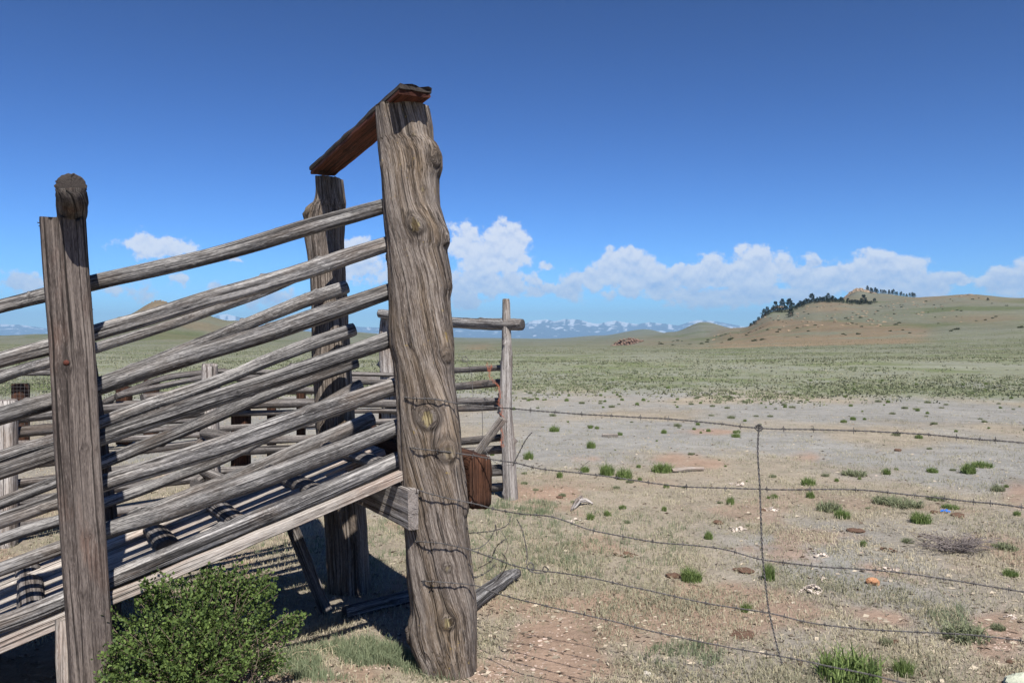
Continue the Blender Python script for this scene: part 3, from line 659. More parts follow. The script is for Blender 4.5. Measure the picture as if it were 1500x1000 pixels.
# fence line: distance as a function of px
def WD(px): # wire fence plane from the post towards the right and the camera
    u = (px-HX)/FP; return 3.86/(1+.50*u) if px > 0 else 4
def wp(px, py, dd=0): return P(px, py, WD(px)+dd)
fr = -.115
STR = [
 [(583, 581, .02), (604, 583, -.005), (640, 585, -.015), (672, 591, .0), (720, 596, 0), (770, 600, 0), (860, 607, 0), (960, 612, 0), (1050, 620, 0), (1112, 627, 0), (1200, 629, 0), (1330, 634, 0), (1420, 642, 0), (1510, 650, 0), (1900, 700, 0), (2400, 780, 0)],
 [(588, 652, .02), (610, 657, -.005), (645, 660, -.015), (680, 665, .0), (720, 672, 0), (760, 679, 0), (790, 686, 0), (845, 692, 0), (900, 699, 0), (1000, 712, 0), (1117, 716, 0), (1250, 717, 0), (1340, 725, 0), (1430, 735, 0), (1510, 744, 0), (1900, 800, 0), (2400, 890, 0)],
 [(596, 712, .02), (614, 718, -.005), (650, 728, -.015), (688, 736, .0), (720, 744, 0), (760, 752, 0), (810, 757, 0), (870, 777, 0), (960, 793, 0), (1050, 802, 0), (1116, 819, 0), (1200, 829, 0), (1300, 836, 0), (1400, 850, 0), (1510, 868, 0), (1900, 930, 0), (2400, 1040, 0)],
 [(600, 794, .02), (622, 793, -.005), (655, 797, -.015), (690, 805, .0), (725, 818, 0), (770, 832, 0), (850, 843, 0), (940, 862, 0), (1040, 884, 0), (1125, 897, 0), (1190, 912, 0), (1280, 922, 0), (1400, 928, 0), (1510, 940, 0), (1900, 1010, 0), (2400, 1130, 0)],
 [(606, 850, .02), (628, 851, -.005), (660, 853, -.015), (694, 857, .0), (740, 872, 0), (800, 887, 0), (870, 903, 0), (960, 925, 0), (1060, 946, 0), (1140, 960, 0), (1240, 980, 0), (1340, 1003, 0), (1510, 1040, 0), (1900, 1110, 0), (2400, 1250, 0)]]
# strands are wrapped over the post front, whose surface stands at about Y=4.01
for i, s in enumerate(STR):
    pts = []
    for (px, py, dd) in s:
        if px < 700:
            base = 4.005 if i > -1 else 4; D = {0: 4.10, 1: 4.015, 2: 4.005, 3: 4.05}[min(3, [q[0] for q in s].index(px))]; pts.append(P(px, py, D))
        else: 
            b = smst(700, 800, px); pts.append(P(px, py, 4.03*(1-b)+WD(px)*b))
    barbed("wire_strand", pts, bw, M_WIRE, seed=i+1, r=.0017)
st = [(1112, 622), (1110, 660), (1113, 716), (1115, 770), (1117, 819), (1122, 860), (1127, 897), (1137, 940), (1146, 972)]
barbed("stay_wire", [P(x, y, WD(x)-.004) for x, y in st], bw, M_WIRE, r=.0021, pitch=.035, hr=.0026, barbs=False, seed=9)
barbed("stay_wire", [P(x, y, WD(1112)-.004+.004*math.sin(k*2.2)) for k, (x, y) in enumerate([(1106, 627), (1112, 623), (1117, 627), (1112, 631), (1106, 627), (1112, 622), (1116, 626)])], bw, M_WIRE, r=.002, pitch=.02, barbs=False)
# loose ends and the tangle beside the post
def loose(pts, r=.0013, parent=bw, name="loose_wire", tw=False, barb=False, seed=0):
    if tw: barbed(name, pts, parent, M_WIRE, r=r, barbs=barb, seed=seed); return
    V = []; Fc = []; n = len(pts)*8; tube(V, Fc, [spline(pts, i/n) for i in range(n+1)], r, 5); link(name, mesh(name, V, Fc), M_WIRE, parent)
DW = 4.02
loose([P(751, 682, DW), P(760, 664, 4.0), P(770, 645, 3.98), P(779, 633, 3.98)], .0017, tw=True)
loose([P(846, 692, 3.8), P(853, 683, 3.78), P(864, 674, 3.77)], .0012)
loose([P(748, 756, DW), P(742, 770, DW), P(724, 777, 4.05), P(705, 779, 4.1), P(687, 780, 4.15)], .0014, tw=True)
loose([P(690, 804, DW), P(703, 802, DW), P(716, 792, 4.1), P(725, 776, 4.1), P(726, 768, 4.1), P(728, 784, 4.15)], .0013, tw=True)
loose([P(757, 760, 3.98), P(763, 772, 4.0), P(768, 790, 4.0), P(772, 812, 4.0), P(771, 826, 3.98)], .0014, tw=True)
loose([P(771, 828, 3.97), P(776, 836, 3.97), P(782, 832, 3.97), P(778, 824, 3.97), P(772, 830, 3.97), P(780, 838, 3.96), P(798, 838, 3.95), P(803, 833, 3.95), P(797, 829, 3.95), P(795, 836, 3.95)], .0016, tw=True)
loose([P(742, 789, 4.3), P(737, 792, 4.3), P(728, 800, 4.4), P(722, 812, 4.5), P(718, 822, 4.5), P(700, 832, 4.6)], .0013, tw=True, barb=True)
loose([P(733, 776, 4.4), P(742, 790, 4.4), P(744, 800, 4.5), P(739, 815, 4.6), P(733, 840, 4.8), P(728, 852, 4.9)], .0013)
loose([P(736, 810, 4.6), P(743, 822, 4.7), P(738, 836, 4.8), P(730, 846, 4.9), P(724, 852, 4.9)], .0015, tw=True)
loose([P(690, 778, 4.4), P(706, 784, 4.5), P(722, 800, 4.6), P(735, 815, 4.7)], .0010)
loose([P(694, 846, 4.3), P(705, 842, 4.6), P(716, 835, 4.7), P(726, 826, 4.7)], .0012, tw=True, barb=True, seed=3)
loose([P(673, 526, 4.2), P(682, 528, 4.2), P(685, 533, 4.2), P(690, 545, 4.2), P(692, 563, 4.2), P(693, 590, 4.15)], .0013)
loose([P(682, 522, 4.2), P(686, 528, 4.2), P(680, 530, 4.2), P(677, 524, 4.2), P(684, 522, 4.2)], .0017)
loose([P(703, 594, 4.02), P(706, 600, 4.02), P(707, 630, 4.04), P(706, 648, 4.04), P(709, 656, 4.03), P(720, 672, 4.0), P(735, 681, 4.0), P(750, 680, 4.0)], .0013)
def staple(px, py):
    V = []; Fc = []; tube(V, Fc, [P(px-2, py+4, 4.0), P(px-2, py-2, 3.985), P(px+1, py-4, 3.985), P(px+3, py-1, 3.985), P(px+3, py+5, 4.0)], .002, 5)
    link("staple", mesh("staple", V, Fc), M_RUST, bw)
for q in ((607, 583), (612, 718), (640, 659), (632, 793), (634, 851)): staple(*q)

# ------------------------------------------------------------------ corral behind
gt = tag(empty("corral_gate", (-.75, 8.9, 0)), "pole gate frame behind the big post with a high crossbar and crooked silver upright", "gate")
pole("post", [P(748, 738, 8.5), P(745, 660, 8.5), P(741, 600, 8.5), P(742, 540, 8.5), P(742, 500, 8.5), P(741, 438, 8.5)], [.078, .074, .068, .062, .05, .038], M_SILVER, gt, seg=26, seed=101, nk=12, rough=.08, fine=.05, kh=.7, step=.03, ckl=2)
pole("post", [P(575, 718, 9.6), P(570, 560, 9.6), P(566, 500, 9.6), P(568, 462, 9.6)], [.10, .10, .09, .07], M_SILVER, gt, seg=22, seed=102, nk=8, rough=.08, fine=.05, kh=.6, ckl=2)
pole("crossbar", [P(765, 475, 8.42), P(700, 474, 8.7), P(640, 470, 9.05), P(556, 459, 9.5)], [.060, .060, .058, .05], M_RAIL, gt, seg=24, seed=103, nk=8, rough=.06, fine=.05)
for k, (y0, y1, r) in enumerate([(549, 538, .032), (573, 560, .040), (592, 587, .036), (604, 596, .032), (655, 640, .040), (672, 658, .044), (697, 684, .034), (722, 712, .042)]):
    pole("rail", [P(560, y0, 9.65), P(650, (y0+y1)/2+1.5*math.sin(k*2), 9.15), P(739, y1, 8.62)], [r, r*1.05, r], M_BACK, gt, seg=18, seed=110+k, nk=4, rough=.07, fine=.05, ckl=2)
plank("brace", P(700, 662, 8.55), P(737, 613, 8.42), (1, 0, .4), .085, .035, M_DECK, gt, seed=120)
pole("stub_log", [P(741, 691, 8.5), P(715, 692, 8.7)], [.035, .04], M_BACK, gt, seed=121)
M_TWINE = simple_mat("orange_twine", (.34, .12, .07), .8)
def twine(pts, label):
    V = []; Fc = []; n = len(pts)*6; tube(V, Fc, [spline(pts, i/n) for i in range(n+1)], .002, 5)
    for o_ in (.014, -.014): tube(V, Fc, [spline(pts, i/n)+Vector((o_*math.sin(i*.7), 0, o_*math.cos(i*.9))) for i in range(n+1)], .0016, 4)
    tag(link("twine", mesh("twine", V, Fc), M_TWINE), label, "twine")
twine([P(713, 532, 8.62), P(716, 545, 8.6), P(720, 535, 8.6), P(717, 550, 8.58), P(724, 560, 8.5), P(731, 566, 8.45)], "orange baler twine looped over the top rail of the corral gate")
twine([P(727, 572, 8.5), P(730, 565, 8.45), P(733, 580, 8.42), P(730, 590, 8.42), P(736, 600, 8.4), P(733, 606, 8.4), P(738, 610, 8.4)], "orange baler twine trailing down the second gate rail beside the crooked upright")
twine([P(734, 628, 8.4), P(737, 640, 8.4), P(734, 648, 8.4), P(738, 654, 8.4)], "short wisp of orange twine low on the crooked gate upright")

fa = tag(empty("rail_fence", (-2.2, 8.9, 0)), "grey pole corral fence seen through the chute between the grey post and the gate", "fence")
pole("post", [P(311, 760, 8.2), P(309, 650, 8.2), P(307, 533, 8.2)], [.078, .075, .072], M_SILVER, fa, seg=24, seed=130, n=4, nk=4, rough=.05, ckl=4, ragged=.012)
for k, (x, yt, yb, D, wpx) in enumerate([(353, 598, 735, 8.75, 24), (398, 584, 720, 9.2, 12), (441, 566, 720, 9.3, 12), (562, 600, 715, 9.9, 14)]):
    pole("post", [P(x, yb, D), P(x, yt, D)], [wpx/2*D/FP]*2, M_DARK, fa, seg=20, seed=131+k, n=6, nk=1, rough=.03)
for k, (y0, y1, D0, D1, r) in enumerate([(544, 549, 8.35, 9.6, .028), (552, 560, 8.3, 9.6, .034), (572, 573, 8.4, 9.5, .034), (594, 591, 8.4, 9.5, .052), (606, 601, 8.45, 9.5, .03), (628, 616, 8.35, 9.5, .034), (650, 640, 8.4, 9.5, .04), (663, 655, 8.35, 9.5, .045), (690, 676, 8.4, 9.5, .04), (722, 705, 8.4, 9.6, .045)]):
    pole("rail", [P(312, y0, D0), P(440, (y0+y1)/2-1+2*math.sin(k*1.7), (D0+D1)/2), P(590, y1, D1)], [r, r, r*.9], M_BACK, fa, seg=18, seed=140+k, nk=5, rough=.08, fine=.05, ckl=2)
fb = tag(empty("rail_fence", (-3.6, 7.3, 0)), "grey pole alley fence behind the left squared post with a broad split post", "fence")
pole("post", [P(8, 800, 6.6), P(9, 690, 6.6), P(10, 586, 6.6)], [.078, .078, .074], M_SILVER, fb, seg=26, seed=150, n=4, nk=4, rough=.06, ckl=6, ragged=.015)
for k, (y0, y1, r) in enumerate([(613, 582, .036), (633, 603, .046), (655, 622, .026), (683, 648, .030), (708, 672, .042), (736, 700, .042), (770, 728, .04)]):
    pole("rail", [P(-300, y0+38, 5.7), P(-100, y0+14, 6.3), P(26, y0, 6.72), P(160, (y0+y1)/2+2*math.sin(k*2.3), 7.4), P(296, y1, 8.1)], [r, r, r, r, r*1.05], M_BACK, fb, seg=18, seed=160+k, nk=6, rough=.08, fine=.05, ckl=2)
for k, (a, b) in enumerate([((298, 634, 8.1), (338, 641, 7.9)), ((297, 690, 8.1), (336, 706, 7.9)), ((286, 655, 7.9), (300, 645, 8.3)), ((285, 708, 7.9), (300, 698, 8.3))]):
    pole("log_end", [P(*a), P(*b)], [.05, .052], M_BACK, fb, seed=175+k, nk=1, rough=.08)
fc = tag(empty("rail_fence", (-5.2, 12.5, 0)), "farthest pole fence with red brown posts beyond the alley", "fence")
for k, (x, yt, yb, D) in enumerate([(30, 562, 660, 12.2), (182, 566, 650, 12.6), (222, 556, 645, 12.8), (300, 560, 645, 13.2)]):
    pole("post", [P(x, yb, D), P(x, yt, D)], [.10, .10], M_DARK, fc, seg=18, seed=180+k, n=5, nk=1, rough=.04)
for k, (pp, r) in enumerate([([(-250, 540, 11.5), (0, 543, 12), (85, 540, 12.2)], .025), ([(-250, 552, 11.4), (0, 547, 11.9), (110, 546, 12.1)], .042), ([(150, 590, 11.8), (200, 568, 12.3), (250, 552, 12.7), (330, 543, 13.3)], .045), ([(170, 580, 11.9), (210, 571, 12.3), (300, 552, 12.9)], .045),
        ([(208, 582, 11.8), (250, 578, 12.2), (300, 575, 12.8)], .055), ([(120, 592, 11.7), (190, 590, 12.1), (300, 587, 12.6)], .035), ([(-250, 600, 11.4), (60, 606, 11.8), (300, 600, 12.6)], .035), ([(60, 625, 11.6), (300, 615, 12.5)], .04), ([(300, 546, 13), (430, 552, 14), (560, 556, 15)], .05), ([(300, 575, 13), (430, 574, 14), (560, 571, 15)], .045), ([(-250, 655, 11), (60, 648, 11.5), (300, 636, 12.3)], .045), ([(-250, 632, 11), (60, 634, 11.6), (200, 628, 12.2)], .035), ([(20, 672, 11.2), (300, 662, 12.0)], .04)]):
    pole("rail", [P(*q) for q in pp], [r]*len(pp), M_BACK, fc, seg=16, seed=190+k, nk=4, rough=.08, fine=.05)
def mesh_panel(x0, x1, y0, y1, D, lab):
    V = []; Fc = []; a = P(x0, y1, D); b = P(x1, y0, D)
    x = a.x
    while x < b.x: tube(V, Fc, [Vector((x, D, a.z)), Vector((x, D, b.z))], .0016, 4); x += .052
    z = a.z
    while z < b.z: tube(V, Fc, [Vector((a.x, D, z)), Vector((b.x, D, z))], .0016, 4); z += .052
    tag(link("wire_mesh_panel", mesh("wire_mesh_panel", V, Fc, False), M_WIRE), lab, "wire mesh")
mesh_panel(-120, 125, 550, 622, 11.2, "square wire mesh panel left of the squared post behind the poles")
mesh_panel(146, 198, 592, 612, 10.2, "small piece of square wire mesh right of the squared post behind the poles")

# ------------------------------------------------------------------ loose wood on the ground
def onto(px, py): # point on flat ground seen at this place
    D = FP*CAMH/(py-HY); return Vector(((px-HX)/FP*D, D, gz((px-HX)/FP*D, D)))
o = pole("fallen_log", [onto(655, 925)+Vector((0, 0, .05)), onto(690, 896)+Vector((0, 0, .052)), onto(725, 870)+Vector((0, 0, .05)), onto(742, 858)+Vector((0, 0, .055)), onto(759, 851)+Vector((0, 0, .06))], [.056, .052, .05, .05, .03], M_RAIL, None, seed=200, nk=4, rough=.05, seg=24)
tag(o, "short grey log lying on the ground behind the base of the big post", "log")
o = pole("fallen_log", [onto(505, 905)+Vector((0, 0, .03)), onto(600, 882)+Vector((0, 0, .03))], [.04, .045], M_RAIL, None, seed=201, nk=2)
tag(o, "thin pole lying in the shade under the chute between the two tall posts", "log")

# ------------------------------------------------------------------ plants
def leafmat(name, lo, hi, rough=.6, trans=.25):
    m = bpy.data.materials.new(name); m.use_nodes = True; T = NT(m.node_tree)
    a = T.new('ShaderNodeAttribute', attribute_name='tone').outputs['Fac']; c = T.mix(a, lo, hi)
    bs = T.new('ShaderNodeBsdfPrincipled'); T.l.new(c, bs.inputs['Base Color']); bs.inputs['Roughness'].default_value = rough; bs.inputs['Specular IOR Level'].default_value = .25
    tr = T.new('ShaderNodeBsdfTranslucent'); T.l.new(c, tr.inputs[0]); mx = T.new('ShaderNodeMixShader'); mx.inputs[0].default_value = trans
    T.l.new(bs.outputs[0], mx.inputs[1]); T.l.new(tr.outputs[0], mx.inputs[2])
    o = T.new('ShaderNodeOutputMaterial'); T.l.new(mx.outputs[0], o.inputs[0]); return m
M_LEAF = leafmat("gooseberry_leaf", (.035, .062, .016), (.165, .235, .062))
M_TUFT = leafmat("rabbitbrush_green", (.065, .105, .030), (.23, .30, .10))
M_SAGE = leafmat("sage_green", (.135, .155, .085), (.255, .275, .16))
M_DRY = leafmat("dry_grass_blades", (.235, .235, .155), (.50, .44, .31), .8, .2)
M_TWIG = simple_mat("bare_twig", (.17, .13, .10), .9)
M_NEED = leafmat("pine_needles", (.010, .018, .010), (.035, .052, .024), .8, .1)

def leaves(P0s, dirs, size, rng, tone, aspect=.55, fold=.25):
    """one folded leaf (two quads-ish triangles) per point"""
    n = len(P0s); d = dirs/np.linalg.norm(dirs, axis=1, keepdims=True)
    r = rng.normal(size=(n, 3)); s = np.cross(d, r); s /= np.linalg.norm(s, axis=1, keepdims=True); nn = np.cross(d, s)
    sz = size[:, None]
    a = P0s; b = P0s+d*sz; c1 = P0s+d*sz*.55+s*sz*aspect*.5+nn*sz*fold*.4; c2 = P0s+d*sz*.55-s*sz*aspect*.5+nn*sz*fold*.4
    V = np.stack([a, c1, b, c2], 1).reshape(-1, 3); i = np.arange(n)[:, None]*4; Fc = i+np.array([[0, 1, 2, 3]])
    return V, Fc, np.repeat(tone, 4)
def bush():
    rng = np.random.default_rng(5); rs = random.Random(5)
    root = tag(empty("bush", (-1.42, 3.6, 0)), "dense dark green leafy bush growing against the ramp beside the squared post", "bush")
    # stems: (tip target), lobes given as (px, py, D, radius m)
    lobes = [(215, 905, 3.45, .16), (205, 960, 3.35, .15), (255, 880, 3.5, .15), (270, 935, 3.4, .17), (330, 880, 3.6, .15), (345, 835, 3.68, .085), (300, 862, 3.6, .12), (375, 880, 3.65, .11), (385, 850, 3.72, .07), (325, 940, 3.45, .16),
             (385, 935, 3.6, .11), (425, 915, 3.72, .075), (440, 908, 3.75, .045), (405, 960, 3.7, .06), (290, 985, 3.3, .16), (180, 985, 3.2, .14), (165, 955, 3.22, .06), (345, 990, 3.4, .12), (235, 1020, 3.2, .18), (320, 1040, 3.25, .16), (165, 1030, 3.15, .13), (410, 975, 3.66, .045), (210, 865, 3.5, .06), (300, 840, 3.6, .05), (360, 822, 3.7, .04)]
    V = []; Fc = []; PS = []; DS = []; 
    base = Vector((-1.40, 3.62, 0))
    for (px, py, D, r) in lobes:
        c = P(px, py, D); n = int(r*r*4800)+8
        for k in range(n):
            d = Vector((rs.gauss(0, 1), rs.gauss(0, 1), rs.gauss(.25, 1))).normalized()
            tip = c+d*r*rs.uniform(.55, 1.08)*(1+.25*nz(d.x*3+px, d.y*3, d.z*3)); 
            if nz(tip.x*9, tip.y*9, tip.z*9) < -.27: continue
            if tip.z < .03: tip.z = .03+rs.random()*.05
            b = base+Vector((rs.gauss(0, .12), rs.gauss(0, .10), 0)); m = b.lerp(tip, .55)+Vector((rs.gauss(0, .03), rs.gauss(0, .03), .05))
            pts = [b, m, tip]; q = [spline(pts, i/5) for i in range(6)]
            if k % 3 == 0: tube(V, Fc, q, .0016, 3)
            out = (tip-m).normalized(); ln = rs.uniform(.06, .12)
            for t in np.linspace(0, 1, rs.randint(9, 15)):
                pnt = tip-out*ln*(1-t)+Vector((rs.gauss(0, .007), rs.gauss(0, .007), rs.gauss(0, .007)))
                dd = Vector((rs.gauss(0, 1), rs.gauss(0, 1), rs.gauss(.35, .8)))+out*.6
                PS.append(pnt); DS.append(dd)
    link("stems", mesh("stems", V, Fc), M_TWIG, root)
    PS = np.array([tuple(p) for p in PS]); DS = np.array([tuple(p) for p in DS]); n = len(PS)
    tone = np.clip(rng.normal(.42, .32, n), 0, 1)
    V, Fc, tn = leaves(PS, DS, rng.uniform(.010, .020, n), rng, tone, .8)
    link("foliage", mesh("foliage", V, Fc, False, {'tone': ('FLOAT', 'value', tn)}), M_LEAF, root)
bush()

def blades(cx, cy, nb, h, spread, rng, lean=.5, wd=.004, bend=True, zf=None, tone=(.5, .25)):
    """returns V,F,tone of curved blades about each centre (arrays)"""
    n = len(cx)*nb; X = np.repeat(cx, nb)+rng.normal(size=n)*np.repeat(spread, nb)*.5; Y = np.repeat(cy, nb)+rng.normal(size=n)*np.repeat(spread, nb)*.5
    Z = np.repeat(zf, nb); H = np.repeat(h, nb)*rng.uniform(.45, 1.1, n); a = rng.uniform(0, 6.283, n); l = rng.uniform(0, lean, n)
    dx = np.cos(a)*l*H; dy = np.sin(a)*l*H; b = rng.uniform(0, 6.283, n); wx = np.cos(b)*wd/2; wy = np.sin(b)*wd/2
    p0 = np.stack([X-wx, Y-wy, Z-.004], 1); p1 = np.stack([X+wx, Y+wy, Z-.004], 1); m0 = np.stack([X-wx*.8+dx*.35, Y-wy*.8+dy*.35, Z+H*.6], 1); m1 = np.stack([X+wx*.8+dx*.35, Y+wy*.8+dy*.35, Z+H*.6], 1)
    t0 = np.stack([X+dx-wx*.15, Y+dy-wy*.15, Z+H*(1-.25*l)], 1); t1 = np.stack([X+dx+wx*.15, Y+dy+wy*.15, Z+H*(1-.25*l)], 1)
    V = np.stack([p0, p1, m0, m1, t0, t1], 1).reshape(-1, 3); i = np.arange(n)[:, None]*6
    Fc = np.concatenate([i+np.array([[0, 1, 3, 2]]), i+np.array([[2, 3, 5, 4]])])
    tn = np.repeat(np.clip(rng.normal(tone[0], tone[1], n), 0, 1), 6); return V, Fc, tn
def shade_zone(X, Y): # under the ramp
    a = (X-O0[0])*AX[0]+(Y-O0[1])*AX[1]; w_ = (X-O0[0])*WX[0]+(Y-O0[1])*WX[1]
    return -.05 < a < 3.2 and .1 < w_ < 1.4
def dry_grass():
    rng = np.random.default_rng(11); xs = []; ys = []; zs = []; hs = []; sp = []; gn = []
    N = 52000
    U = rng.uniform(-.72, .72, N); q = rng.uniform(0, 1, N); D = 1/((1-q)/3.3+q/24.0); q2 = rng.uniform(0, 1, N)
    for i in range(N):
        d = D[i]; X, Y = U[i]*d, d; m = mn.fractal(Vector((X*1.4, Y*1.2, 3)), 1, 2, 3); rd = smst(.38, .62, redness(X, Y))
        pk = .62+.75*m-.85*rd; 
        if d > 13: pk *= .8
        if shade_zone(X, Y): pk -= .5
        if q2[i] < pk:
            xs.append(X); ys.append(Y); zs.append(gz(X, Y)); hs.append((.022+.020*max(0, m+.3))*(.8+.5*rng.random())*(1+.02*d)); sp.append(.05+.05*rng.random())
            gn.append(mn.noise(Vector((X*.8, Y*.8, 40))))
    cx, cy, zf, h, s, gn = map(np.array, (xs, ys, zs, hs, sp, gn)); n = len(cx); 
    V, Fc, tn = blades(cx, cy, 6, h, s, rng, 1.3, .0045, zf=zf)
    tn = np.clip(tn+np.repeat(-gn*.8, 36), 0, 1)
    tag(link("dry_grass", mesh("dry_grass", V, Fc, False, {'tone': ('FLOAT', 'value', tn)}), M_DRY), kind='stuff')
    # greener short grass in the foreground
    G = [(480, 965, 110, 35, 1800), (620, 985, 60, 15, 300), (540, 975, 70, 25, 900), (760, 800, 90, 60, 900), (760, 745, 60, 14, 400), (640, 800, 60, 60, 250), (560, 800, 40, 40, 200), (420, 800, 60, 20, 150), (900, 800, 120, 50, 600), (1000, 960, 60, 20, 200), (1390, 905, 30, 20, 120)]
    xs = []; ys = []
    for (px, py, rx, ry, n) in G:
        for k in range(n):
            t = rng.uniform(0, 6.283); r = math.sqrt(rng.random()); p = onto(px+rx*r*math.cos(t), max(500, py+ry*r*math.sin(t)))
            if mn.noise(Vector((p.x*5, p.y*5, 2))) > -.12 and not (shade_zone(p.x, p.y) and (p.x-O0[0])*WX[0]+(p.y-O0[1])*WX[1] > .62): xs.append(p.x); ys.append(p.y)
    cx, cy = np.array(xs), np.array(ys); zf = np.array([gz(x, y) for x, y in zip(xs, ys)]); n = len(cx)
    V, Fc, tn = blades(cx, cy, 5, rng.uniform(.025, .075, n), np.full(n, .03), rng, .7, .0032, zf=zf)
    m = leafmat("bluegreen_grass", (.10, .135, .075), (.27, .30, .18), .7, .2)
    tag(link("green_grass", mesh("green_grass", V, Fc, False, {'tone': ('FLOAT', 'value', tn)}), m), kind='stuff')
dry_grass()

def tuft_mesh(name, nb, seed, lean=.75, wd=.006, spread=.5):
    rng = np.random.default_rng(seed); cx = np.zeros(nb); 
    a = rng.uniform(0, 6.283, nb); r = np.sqrt(rng.random(nb))*spread
    V, Fc, tn = blades(np.cos(a)*r, np.sin(a)*r, 3, rng.uniform(.55, 1.0, nb)*(1-.35*r/spread), np.full(nb, .06), rng, lean, wd, zf=np.zeros(nb), tone=(.5, .28))
    return mesh(name, V, Fc, False, {'tone': ('FLOAT', 'value', tn)})
TF = [tuft_mesh("grass_tuft", 150, 300+i, .8, .03) for i in range(4)]
SF = [tuft_mesh("sage_clump", 110, 320+i, 1.3, .045, .7) for i in range(4)]
for q in TF: q.materials.append(M_TUFT)
for q in SF: q.materials.append(M_SAGE)
def tuft(px, py, wpx, hpx, label, group=None, kind=0, name="grass_tuft", cat="grass tuft", k=0):
    p = onto(px, py); D = p.y; me = (TF, SF)[kind][k % 4]; o = link(name, me, None); o.location = p
    s = wpx/FP*D*(1.1 if name == 'grass_tuft' else 1); o.scale = (s*.8, s*.8, hpx/FP*D*(1.55 if name == 'grass_tuft' else 1.1)); o.rotation_euler[2] = k*1.7; return tag(o, label, cat, group)
BT = [ # px, py(base), w, h, label, kind
 (1245, 998, 95, 46, "large bright green tuft at the bottom edge right of the wire stay", 0), (1323, 990, 30, 24, "small leafy green tuft right of the large tuft at the bottom edge", 0),
 (1013, 851, 34, 20, "compact bright green tuft beside a red brown soil patch left of the wire stay", 0), (1126, 851, 20, 26, "upright green tuft growing just behind the twisted wire stay", 0),
 (1412, 932, 52, 22, "spreading grey green tuft near the right edge above the fourth wire", 1), (1093, 896, 18, 13, "small green tuft between the third and fourth wires left of the stay", 0),
 (1349, 766, 32, 16, "bright green tuft left of the blue scrap", 0), (889, 696, 24, 17, "left one of two adjoining green tufts near the second wire", 0), (914, 701, 26, 17, "right one of two adjoining green tufts near the second wire", 0),
 (970, 691, 34, 13, "wide low green tuft above the second wire between post and stay", 0), (1214, 748, 28, 16, "grey green tuft behind the second wire, left of a brighter tuft", 1), (1234, 758, 24, 14, "bright tuft touching a grey green one behind the second wire", 0),
 (1184, 709, 24, 12, "green tuft just above the second wire right of the stay", 0), (1187, 729, 14, 10, "small green tuft just below the second wire right of the stay", 0), (1418, 693, 24, 14, "left half of a double green tuft near the right edge", 0), (1438, 684, 32, 9, "low right half of a double green tuft near the right edge", 0),
 (1366, 691, 17, 8, "small round green tuft between two wires far right", 0), (1252, 696, 28, 9, "flat pale green tuft right of the stay above the second wire", 1), (1298, 694, 14, 9, "small green tuft in the middle of the right field", 0),
 (1372, 731, 22, 7, "olive tuft on the second wire near the blue scrap", 1), (1392, 744, 26, 7, "green tuft directly behind the blue scrap", 0), (857, 690, 14, 9, "small green tuft by the upturned wire end", 0), (774, 672, 16, 12, "dark green tuft right of the crooked gate upright", 0),
 (812, 632, 16, 9, "green tuft low on the grey flat left of the first wire dip", 0), (866, 656, 14, 12, "upright green tuft on the grey flat above the second wire", 0), (1325, 742, 40, 12, "long low olive clump below the second wire on the right", 1), (1300, 738, 34, 12, "rounded olive clump below the second wire", 1),
 (1343, 808, 0, 0, "", 0), (1462, 718, 16, 10, "small olive tuft at the right edge by the red soil", 1), (1078, 640, 14, 6, "small green tuft left of the stay top", 0), (1079, 634, 12, 5, "faint green tuft above another left of the stay top", 0), (1346, 642, 12, 6, "small green tuft beside the first wire far right", 0), (1236, 619, 10, 5, "tiny green tuft above the first wire right of the stay", 0),
 (777, 850, 0, 0, "", 0), (1070, 738, 13, 12, "thin green tuft left of the stay below the second wire", 0), (820, 698, 10, 10, "small tuft under the second wire near the gate", 0), (818, 760, 0, 0, "", 0), (1038, 790, 14, 12, "pale green tuft left of the stay above the third wire", 0), (1265, 800, 12, 9, "small tuft below the second wire centre right", 0), (1330, 794, 14, 7, "small tuft left of the grey dead shrub", 1),
 (1472, 802, 26, 9, "green tuft at the right edge above the third wire", 1), (1480, 842, 22, 10, "green tuft at the right edge on the third wire", 0), (1298, 945, 14, 12, "small grey green tuft above the big bottom tuft", 1), (1462, 920, 16, 10, "small tuft right of the spreading grey green one", 1), (1200, 0, 0, 0, "", 0), (865, 762, 12, 10, "pale tuft right of the driftwood scraps", 0), (890, 756, 12, 8, "green tuft near the driftwood scraps", 0), (912, 745, 12, 6, "low green tuft above the third wire", 0), (973, 747, 8, 8, "tiny green tuft on the bleached flat", 0)]
for k, (px, py, w_, h_, lb, kd) in enumerate(BT):
    if w_: tuft(px, py, w_, h_, lb, None, kd, "grass_tuft", "grass tuft", k)
rs = random.Random(77)
cnt = 0
while cnt < 290:
    q = rs.random(); py = 560+q*q*210 if cnt % 3 else rs.uniform(562, 600); px = rs.uniform(-40, 1540) if rs.random() < .35 else rs.uniform(750, 1540)
    if py > 640 and rs.random() < .5: continue
    if nz(px*.012, py*.05, 3) < -.12: continue
    D = FP*CAMH/(py-HY); sz = rs.uniform(.035, .105)*FP/D*(1.1 if py < 640 else .7)
    kd = 0 if rs.random() < .45 else 1
    tuft(px, py, sz*1.2, sz*(1.0 if kd == 0 else .85), "small green sage clump dotted over the grey flat", "small sage clumps on the grey flat", kd, "sage_clump", "shrub", cnt); cnt += 1
